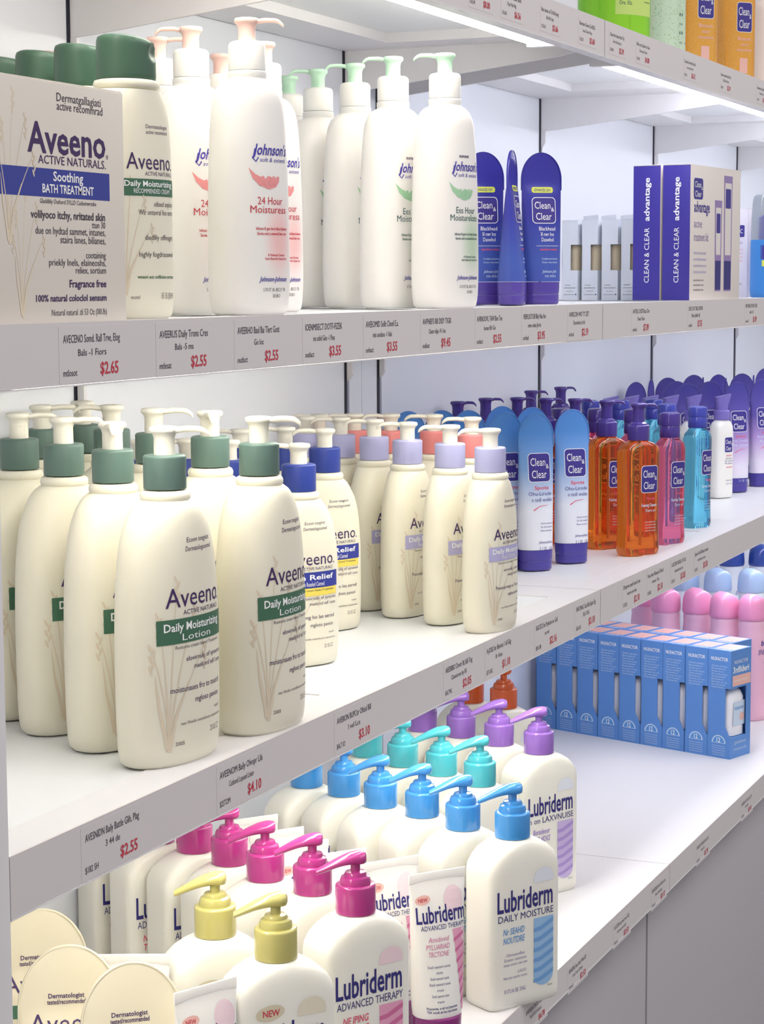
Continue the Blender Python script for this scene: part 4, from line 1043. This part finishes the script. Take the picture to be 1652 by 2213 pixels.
# ------------------------------------------------------------------ cartons
CB = mat('blue_carton', rgb(92, 142, 210), 0.45); CBD = mat('carton_inside', rgb(120, 130, 170), 0.6)
def carton(front):
    """spine to the left (-X), window cut out of the aisle-side corner"""
    root = link('skin_care_carton', None); w, d, H = 0.054, 0.0374, 0.1554
    hx, hy = w / 2, d / 2
    z0, z1 = 0.046, 0.101
    # outline: full blocks above and below the window, wall slabs beside it
    bl = [(-hx, hx, -hy, hy, 0, 0.030), (-hx, hx, -hy, hy, z1, H), (-hx, -hx + 0.0008, -hy + 0.0085, hy, 0.030, z1), (-hx, hx, hy - 0.0008, hy, 0.030, z1), (hx - 0.0008, hx, -hy, hy, 0.030, z1), (hx - 0.012, hx - 0.0008, -hy, -hy + 0.0008, 0.030, z1)]
    bo = link('box', boxes('box', bl), root, CB)
    tri = pydata('window_edge', [(-hx, -hy + 0.0085, 0.030), (-hx, -hy + 0.0085, z0), (-hx, -hy, 0.030), (-hx + 0.0008, -hy + 0.0085, 0.030), (-hx + 0.0008, -hy + 0.0085, z0), (-hx + 0.0008, -hy, 0.030)], [(0, 1, 2), (3, 5, 4), (0, 3, 4, 1), (1, 4, 5, 2), (0, 2, 5, 3)], 0)
    link('window_edge', tri, bo, CB)
    jar = Loft([(0.031, 0.0225, 0.0150, 3), (0.085, 0.0225, 0.0150, 3), (0.094, 0.019, 0.012, 2.5), (0.0985, 0.010, 0.008, 2)])
    j = link('bottle_inside', jar.mesh('bottle_inside', 28, 0.01), root, mat('inner_bottle', rgb(238, 238, 244), 0.3))
    P = Print()
    P.t('NUXACTOR', 0.0, H - 0.0150, 0.028, 0.0050, I_WHITE, bold=True)
    for i in range(9): P.t(('Clinical enbndion', 'Boneetalron', 'Sonose en no', 'tha reod tosent')[i % 4], -0.013, H - 0.0240 - i * 0.0038, 0.026 - 0.003 * (i % 3), 0.0024, I_PALE, al='l')
    P.p([(0.0115 * math.cos(t), 0.0215 + 0.0115 * math.sin(t)) for t in np.linspace(0, math.pi, 13)], I_PALE, 1)
    P.p([(0.0095 * math.cos(t), 0.0222 + 0.0092 * math.sin(t)) for t in np.linspace(0, math.pi, 13)], I_SKY, 2)
    P.t('12', 0.0, 0.0228, 0.006, 0.0068, I_WHITE, layer=3, bold=True)
    for i in range(5): P.t('Tosensontoson', 0.0, 0.0165 - i * 0.0032, 0.022, 0.0020, I_PALE)
    decal(P, face_left(-hx), bo, 0)
    P = Print(); P.rr(-0.013, 0.024, -0.015, 0.015, 0.001, I_SALMON, 1); P.t('NUXACTOR', -0.017, 0.0, 0.026, 0.0042, I_WHITE, rot=90, bold=True); P.t('cream', -0.0215, 0.0, 0.014, 0.0030, I_WHITE, rot=90)
    for i in range(4): P.t('snail oonoet rosoo seot', 0.005, 0.006 - i * 0.0045, 0.028, 0.0020, I_ROSE)
    decal(P, face_top(H), bo, 0, name='top_print')
    if front:
        P = Print(); P.t('NUXACTOR', 0.0, 0.136, 0.036, 0.0050, I_WHITE); P.t('3nfilderi', 0.0, 0.123, 0.042, 0.0090, I_WHITE, bold=True); P.r(-0.022, 0.026, 0.104, 0.119, I_SALMON, 1); P.t('soonsooe losolo', 0.0, 0.110, 0.036, 0.004, I_WHITE)
        P.t('goobinuo', 0.0, 0.020, 0.030, 0.0050, I_PALE); P.t('Sosoeene oondo', 0.0, 0.011, 0.034, 0.0036, I_PALE)
        decal(P, face_front(-hy), bo, 0, name='front_print')
        P = Print(); P.p([(-0.014, 0.045), (0.017, 0.045), (0.017, 0.080), (-0.012, 0.080)], I_PALE, 1); P.t('nuxoror', 0.002, 0.068, 0.024, 0.006, I_SKY, bold=True); P.r(0.004, 0.014, 0.052, 0.062, I_SALMON, 2)
        decal(P, face_front(-0.0151), j, 0, name='inner_label')
    return root
ords = ('nearest', 'second', 'third', 'fourth', 'fifth', 'sixth', 'seventh', 'eighth', 'ninth', 'tenth')
c1 = carton(True); c2 = carton(False)
tilts = (0, .6, -.4, .3, -.5, .4, 0, .5, -.3)
for (x, y, row, i) in CARTONS:
    o = (c1 if (row, i) == (0, 0) else c2 if (row, i) == (0, 1) else copy_tree(c2))
    o.location = (x, y, ZS[3]); o.rotation_euler = (0, 0, math.radians(-18.0 + tilts[i]))
    tag(o, 'blue window carton, %s from the aisle in the %s row' % (ords[i], 'front' if row == 0 else 'rear'), 'carton', 'blue window cartons')

def window_carton(open_):
    root = link('small_carton', None); w, d, H = 0.050, 0.0245, 0.112; hx, hy = w / 2, d / 2; za, zb = 0.042, 0.078
    bl = [(-hx, hx, -hy, hy, 0, za), (-hx, hx, -hy, hy, zb, H), (-hx, -hx + 0.0008, -hy + 0.011, hy, za, zb), (-hx, hx, hy - 0.0008, hy, za, zb), (hx - 0.0008, hx, -hy, hy, za, zb), (-hx + 0.024, hx - 0.0008, -hy, -hy + 0.0008, za, zb)]
    bo = link('box', boxes('box', bl), root, mat('white_carton', rgb(224, 228, 238), 0.5))
    link('window_lining', boxes('window_lining', [(-hx + 0.0012, -hx + 0.002, -hy + 0.0115, -hy + 0.0155, za, zb)]), bo, mat('blue_lining', rgb(84, 94, 160), 0.5))
    jar = Loft([(za + 0.0002, 0.018, 0.0090, 2.6), (zb - 0.005, 0.018, 0.0090, 2.6), (zb - 0.0004, 0.016, 0.008, 2.4)])
    link('tube_inside', jar.mesh('tube_inside', 24, 0.01), root, mat('beige_tube', rgb(214, 198, 168), 0.4), (0, -0.0015, 0))
    P = Print(); P.t('sooonoo', -0.003, 0.0205, 0.009, 0.0014, I_GREY, bold=True); P.t('wwsoosaessoosot', 0.0, 0.0165, 0.018, 0.0020, I_GREY); P.t('ooosooe', 0.0, 0.0120, 0.010, 0.0016, I_GREY); P.t('sosoosssooo', -0.001, 0.0070, 0.016, 0.0018, I_GREY); P.el(0.0095, 0.0078, 0.0010, 0.0010, I_NAVY)
    decal(P, face_left(-hx), bo, 0)
    if open_:
        link('flap', prism('flap', [(-hy, H), (hy, H), (hy, H + 0.012), (-hy, H + 0.014)], -hx, -hx + 0.0006, 'x'), bo, MATS['white_carton'])
    else:
        link('tuck_lid', boxes('tuck_lid', [(-hx, hx, -hy, hy, H + 0.0001, H + 0.0008)], 0.0002), bo, MATS['white_carton'])
    return root
place(WINDOW_CARTONS, window_carton(False), 'carton', 'small white window cartons', ZS[1])
place(OPEN_CARTONS, window_carton(True), 'carton', 'small cartons with raised flaps', ZS[1])

# big dark blue and white treatment cartons
def advantage():
    root = link('treatment_carton', None); w, d, H = 0.205, 0.0395, 0.181
    WB = mat('ivory_carton', rgb(226, 218, 212), 0.5); BB = mat('navy_carton_spine', rgb(62, 52, 152), 0.4)
    bo = link('box', boxes('box', [(0, w, 0, d, 0, H)], 0.0006), root, WB)
    sp = link('spine', boxes('spine', [(-0.0009, -0.00005, 0.0004, d - 0.0004, 0.0004, H - 0.0004)], 0.0002), root, BB)
    link('lid', boxes('lid', [(-0.0005, w, 0.0005, d - 0.0005, H + 0.0001, H + 0.0010)], 0.0002), root, WB)
    P = Print(); P.t('CLEAN & CLEAR', -d / 2 + 0.004, 0.024, 0.074, 0.0072, I_WHITE, al='l', rot=90); P.t('advantage', -d / 2 + 0.004, 0.107, 0.058, 0.0080, I_WHITE, al='l', rot=90, bold=True)
    decal(P, face_left(-0.0009), sp, 0)
    P = Print(); logo(P, 0.030, H - 0.031, 0.038, 0.030, base=I_LOGO)
    P.t('advantage', 0.014, H - 0.062, 0.062, 0.0150, I_LOGO, al='l', bold=True)
    P.t('acne', 0.014, H - 0.083, 0.032, 0.012, I_LILAC, al='l'); P.t('treatment kit', 0.014, H - 0.101, 0.058, 0.012, I_LILAC, al='l')
    for i in range(5): P.t(('dosoososonnr', 'corvsbesonotos', 'neosoooosos oa', 'soosoooloe', '')[i], 0.014, H - 0.119 - i * 0.0085, 0.050, 0.0050, I_PALEB if i == 9 else I_LAV, al='l')
    for i in range(3): P.t('soosolooso oso', 0.014, 0.026 - i * 0.0065, 0.040, 0.0032, I_GREY, al='l')
    for (x, b_, h_) in ((0.112, 0.030, 0.125), (0.152, 0.036, 0.160)):
        z = 0.012; P.p([(x - b_ / 2 + .003, z), (x + b_ / 2 - .003, z), (x + b_ / 2, z + h_), (x - b_ / 2, z + h_)], I_LILAC, 1); P.p([(x - b_ / 2 + .006, z + 0.05), (x + b_ / 2 - .006, z + 0.05), (x + b_ / 2 - .004, z + h_ - 0.01), (x - b_ / 2 + .004, z + h_ - 0.01)], I_PAPER, 2)
        P.r(x - b_ / 2 + .004, x + b_ / 2 - .004, z + 0.002, z + 0.042, I_NAVY, 2); P.rr(x - b_ / 2 + .007, x + b_ / 2 - .007, z + h_ - 0.045, z + h_ - 0.018, 0.002, I_LOGO, 3)
    decal(P, face_front(0), bo, 0, name='front_print')
    return root
ad = advantage(); ad2 = copy_tree(ad)
ad.location = (0.4445, 0.018, ZS[1]); ad.rotation_euler = (0, 0, math.radians(-5)); tag(ad, 'ivory treatment carton with violet spine, front one showing its printed face', 'carton', 'violet-spined cartons')
ad2.location = (0.4475, 0.0600, ZS[1]); ad2.rotation_euler = (0, 0, math.radians(-4.6)); tag(ad2, 'violet-spined carton behind and left, showing only its spine', 'carton', 'violet-spined cartons')

def bath_box():
    root = link('bath_treatment_box', None); w, d, H = 0.172, 0.055, 0.1535
    bo = link('box', boxes('box', [(-w, 0, 0, d, 0, H)], 0.0006), root, mat('cream_carton', rgb(222, 214, 204), 0.5))
    link('lid', boxes('lid', [(-w + 0.001, -0.0006, 0.0006, d - 0.001, H + 0.0001, H + 0.0009)], 0.0002), root, MATS['cream_carton'])
    P = Print(); r_ = -0.026
    P.t('Dermatgallagiati', -0.083, 0.1420, 0.054, 0.0056, I_DARK, al='l'); P.t('active recommrad', -0.083, 0.1365, 0.056, 0.0056, I_DARK, al='l')
    P.t('Aveeno', -0.118, 0.1085, 0.094, 0.0195, I_PLUM, al='l', bold=True); P.t('®', -0.022, 0.108, 0.003, 0.003, I_PLUM)
    P.t('ACTIVE NATURALS.', r_ + .002, 0.1015, 0.082, 0.0056, I_PLUM, al='r')
    P.r(-w + 0.002, -0.0195, 0.0805, 0.0985, I_BLUE, 1); P.t('Soothing', -0.071, 0.0910, 0.036, 0.0062, I_WHITE, bold=True); P.t('BATH TREATMENT', -0.071, 0.0833, 0.062, 0.0056, I_WHITE, bold=True)
    P.t('Gladdibly Outhord SYLLD Cuidumwresbe', -0.105, 0.0765, 0.068, 0.0030, I_DARK, al='l')
    P.t('volilyoco itchy, nritated skin', r_, 0.0670, 0.090, 0.0052, I_DARK, al='r', bold=True); P.t('ttun 30', r_, 0.0620, 0.017, 0.0044, I_DARK, al='r')
    P.t('due on hydtad sammet, intunes,', r_, 0.0570, 0.085, 0.0050, I_DARK, al='r'); P.t('staira lsnes, bilianes,', r_, 0.0515, 0.056, 0.0050, I_DARK, al='r')
    P.t('cootaining', r_, 0.0420, 0.025, 0.0046, I_DARK, al='r'); P.t('priekly Inels, elaineoshs,', r_, 0.0370, 0.070, 0.0046, I_DARK, al='r'); P.t('reliex, sortium', r_, 0.0320, 0.038, 0.0046, I_DARK, al='r')
    P.t('Fragrance free', r_, 0.0230, 0.046, 0.0050, I_PLUM, al='r', bold=True); P.t('100% natural coloclol sensum', r_, 0.0140, 0.086, 0.0044, I_PLUM, al='r', bold=True); P.t('Notural natural .tli 53 Oz (00Ub)', r_, 0.0048, 0.068, 0.0042, I_GREY, al='r')
    wheat(P, -0.127, 0.004, 0.085, 1); wheat(P, -0.140, 0.05, 0.095, 1)
    decal(P, face_front(0), bo, 0)
    return root
bb = bath_box(); bb.location = (-1.0457, 0.012, ZS[1]); tag(bb, 'cream bath treatment box with blue band standing at the far left front edge', 'box')

# small carton and blue bottle at the right end of that shelf
def slim_carton():
    root = link('slim_carton', None); w, d, H = 0.05, 0.030, 0.140
    bo = link('box', boxes('box', [(-w / 2, w / 2, -d / 2, d / 2, 0, H)], 0.0005), root, mat('lilac_carton', rgb(224, 218, 230), 0.5))
    link('lid', boxes('lid', [(-w / 2, w / 2, -d / 2, d / 2, H + 0.0001, H + 0.001)], 0.0002), root, MATS['lilac_carton'])
    P = Print(); P.rr(-0.010, 0.010, 0.096, 0.115, 0.002, I_LOGO); P.t('C&C', 0, 0.102, 0.014, 0.007, I_WHITE); P.t('soolo', 0, 0.085, 0.014, 0.005, I_LILAC)
    for i in range(4): P.t('sooloos', 0, 0.075 - i * 0.006, 0.014, 0.0034, I_ROSE)
    P.t('soo 00', 0, 0.02, 0.012, 0.003, I_GREY)
    decal(P, face_left(-w / 2), bo, 0)
    return root
place([(1.030, 0.086, -8, 0, 'slim pale lilac carton beside the ivory treatment carton'), (1.10, 0.150, -8, 0, 'slim pale lilac carton behind, near the back wall')], slim_carton(), 'carton', 'slim lilac cartons', ZS[1])
def blue_bottle():
    root = link('blue_wash_bottle', None); a, b = 0.026, 0.018
    L = Loft([(0, a * .88, b * .88, 2.8), (0.002, a * .96, b * .96, 2.8), (0.01, a, b, 2.8), (0.085, a, b, 2.8), (0.0905, a * .98, b * .98, 2.8)])
    bo = link('body', L.mesh('body'), root, mat('bright_blue_plastic', rgb(60, 130, 205), 0.3))
    P = Print(); P.r(-0.024, 0.024, 0.060, 0.082, I_LOGO, 1); P.t('Clean', 0.0, 0.072, 0.032, 0.008, I_WHITE); P.t('Clear', 0.0, 0.0625, 0.032, 0.008, I_WHITE); P.r(-0.022, 0.024, 0.049, 0.0585, I_LIME, 1); P.t('soooner', 0.0, 0.0515, 0.03, 0.0045, I_DARK)
    for i in range(3): P.t('Foosoloos', 0.0, 0.040 - i * 0.008, 0.03, 0.0045, I_PALE)
    decal(P, L.surf, bo)
    L2 = Loft([(0.0907, a * .97, b * .97, 2.8), (0.10, a * .97, b * .97, 2.8), (0.150, a * .9, b * .9, 2.6), (0.158, a * .84, b * .84, 2.5), (0.161, a * .7, b * .7, 2.4)])
    link('clear_cap', L2.mesh('clear_cap'), root, mat('smoky_clear', (0.75, 0.82, 0.92, 1), 0.08, trans=0.85))
    link('stem', lathe('stem', [(0.009, 0.0908), (0.009, 0.125), (0.006, 0.13)]), root, VIOLET)
    return root
place([(0.985, 0.040, -34, 0, 'bright blue bottle with clear overcap at the right picture edge')], blue_bottle(), 'bottle', None, ZS[1])

# ------------------------------------------------------------------ big bottles on the highest shelf
def speckle(m, scale, col2, thr):
    nt = m.node_tree; b = nt.nodes['Principled BSDF']; tc = nt.nodes.new('ShaderNodeTexCoord'); v = nt.nodes.new('ShaderNodeTexVoronoi'); v.inputs['Scale'].default_value = scale
    cr = nt.nodes.new('ShaderNodeValToRGB'); cr.color_ramp.elements[0].position = thr; cr.color_ramp.elements[1].position = thr + 0.05
    cr.color_ramp.elements[0].color = col2; cr.color_ramp.elements[1].color = b.inputs['Base Color'].default_value
    nt.links.new(tc.outputs['Object'], v.inputs['Vector']); nt.links.new(v.outputs['Distance'], cr.inputs[0]); nt.links.new(cr.outputs[0], b.inputs['Base Color'])
def gel(name, bm_, a, b, H, capm, prints, n=3.2):
    root = link(name, None)
    L = Loft([(0, a * .9, b * .88, n), (0.002, a * .97, b * .96, n), (0.008, a, b, n), (H * 0.6, a, b, n), (H * 0.74, a * .96, b * .96, n), (H * 0.79, a * .7, b * .8, 2.4), (H * 0.81, 0.014, 0.014, 2), (H * 0.83, 0.013, 0.013, 2)])
    bo = link('body', L.mesh('body', 48, 0.006), root, bm_)
    P = Print(); prints(P); decal(P, L.surf, bo)
    link('cap', lathe('cap', [(0.0150, H * 0.825), (0.0155, H * 0.83), (0.0150, H - 0.002), (0.012, H)]), root, capm)
    return root
GR = mat('lime_gel', (0.42, 0.9, 0.06, 1), 0.12, trans=0.55, ior=1.36); BUB = mat('bubble_gel', (0.78, 0.93, 0.74, 1), 0.15, trans=0.35, ior=1.36); speckle(BUB, 260, (0.45, 0.72, 0.40, 1), 0.22)
ORG = mat('amber_gel', (0.98, 0.52, 0.10, 1), 0.12, trans=0.45, ior=1.36); speckle(ORG, 330, (1.0, 0.80, 0.45, 1), 0.16)
def p_green(P):
    P.r(-0.030, 0.030, 0.032, 0.14, ink('lime_label', 198, 224, 120), 1)
    P.t('Exosoer ooen', -0.005, 0.064, 0.036, 0.003, I_TEALT, bold=True); P.t('sos isoononosoros ltol', -0.003, 0.060, 0.046, 0.003, I_TEALT, bold=True); P.t('Ore. 05z', -0.016, 0.044, 0.018, 0.005, I_TEALT)
    for i in range(4): P.t('soosooo', 0.021, 0.066 - i * 0.006, 0.013, 0.0026, I_TEALT)
def p_bub(P):
    for i in range(5): P.t('o sr' if i % 2 else 'll', 0.010, 0.06 - i * 0.012, 0.006, 0.004, I_TEALT)
    P.t('aoes', 0.022, 0.024, 0.008, 0.003, I_LOGO)
def p_org(P):
    logo(P, 0.004, 0.098, 0.028, 0.044); P.t('Blossom', 0.004, 0.064, 0.024, 0.0052, I_SALMON, bold=True); P.t('vooor', 0.004, 0.056, 0.014, 0.0050, I_SALMON, bold=True); P.t('monosloos', 0.004, 0.048, 0.026, 0.0048, I_SALMON, bold=True)
    P.r(-0.004, 0.010, 0.016, 0.038, I_SALMON, 1); P.t('os. Blooosoos', 0.008, 0.011, 0.022, 0.0030, I_JBLUE, bold=True)
def p_crm(P):
    P.rr(-0.016, 0.024, 0.030, 0.090, 0.012, I_ORNG, 1); P.rr(-0.0145, 0.0225, 0.0315, 0.0885, 0.011, I_PALEP, 2); P.rr(-0.011, 0.020, 0.05, 0.084, 0.006, I_LOGO, 3)
place([(0.235, 0.062, -30, 0, 'large lime green gel bottle on the highest shelf')], gel('gel_bottle', GR, 0.046, 0.040, 0.24, WHITE, p_green, 2.3), 'bottle', None, ZS[0])
place([(0.470, 0.070, -30, 0, 'clear pale green bottle full of tiny bubbles')], gel('bubble_gel_bottle', BUB, 0.030, 0.030, 0.22, WHITE, p_bub), 'bottle', None, ZS[0])
place([(0.822, 0.055, -42, 0, 'amber gel bottle with violet badge, right one on the highest shelf'), (0.640, 0.066, -42, 0, 'amber gel bottle with violet badge, left one beside the bubble bottle')], gel('amber_gel_bottle', ORG, 0.0300, 0.0200, 0.21, VIOLET, p_org), 'bottle', 'amber gel bottles', ZS[0])
place([(1.055, 0.060, -40, 0, 'cream bottle with orange-ringed badge at the right picture edge')], gel('cream_wash_bottle', mat('peach_plastic', rgb(244, 226, 214), 0.35, 0.2), 0.030, 0.022, 0.19, WHITE, p_crm), 'bottle', None, ZS[0])
place([(0.060, 0.120, -30, 0, 'violet bottle barely visible left of the lime bottle')], gel('violet_bottle', mat('violet_plastic', rgb(120, 104, 178), 0.35), 0.024, 0.018, 0.20, WHITE, lambda P: P.t('soo', 0, 0.06, 0.02, 0.006, I_WHITE)), 'bottle', None, ZS[0])
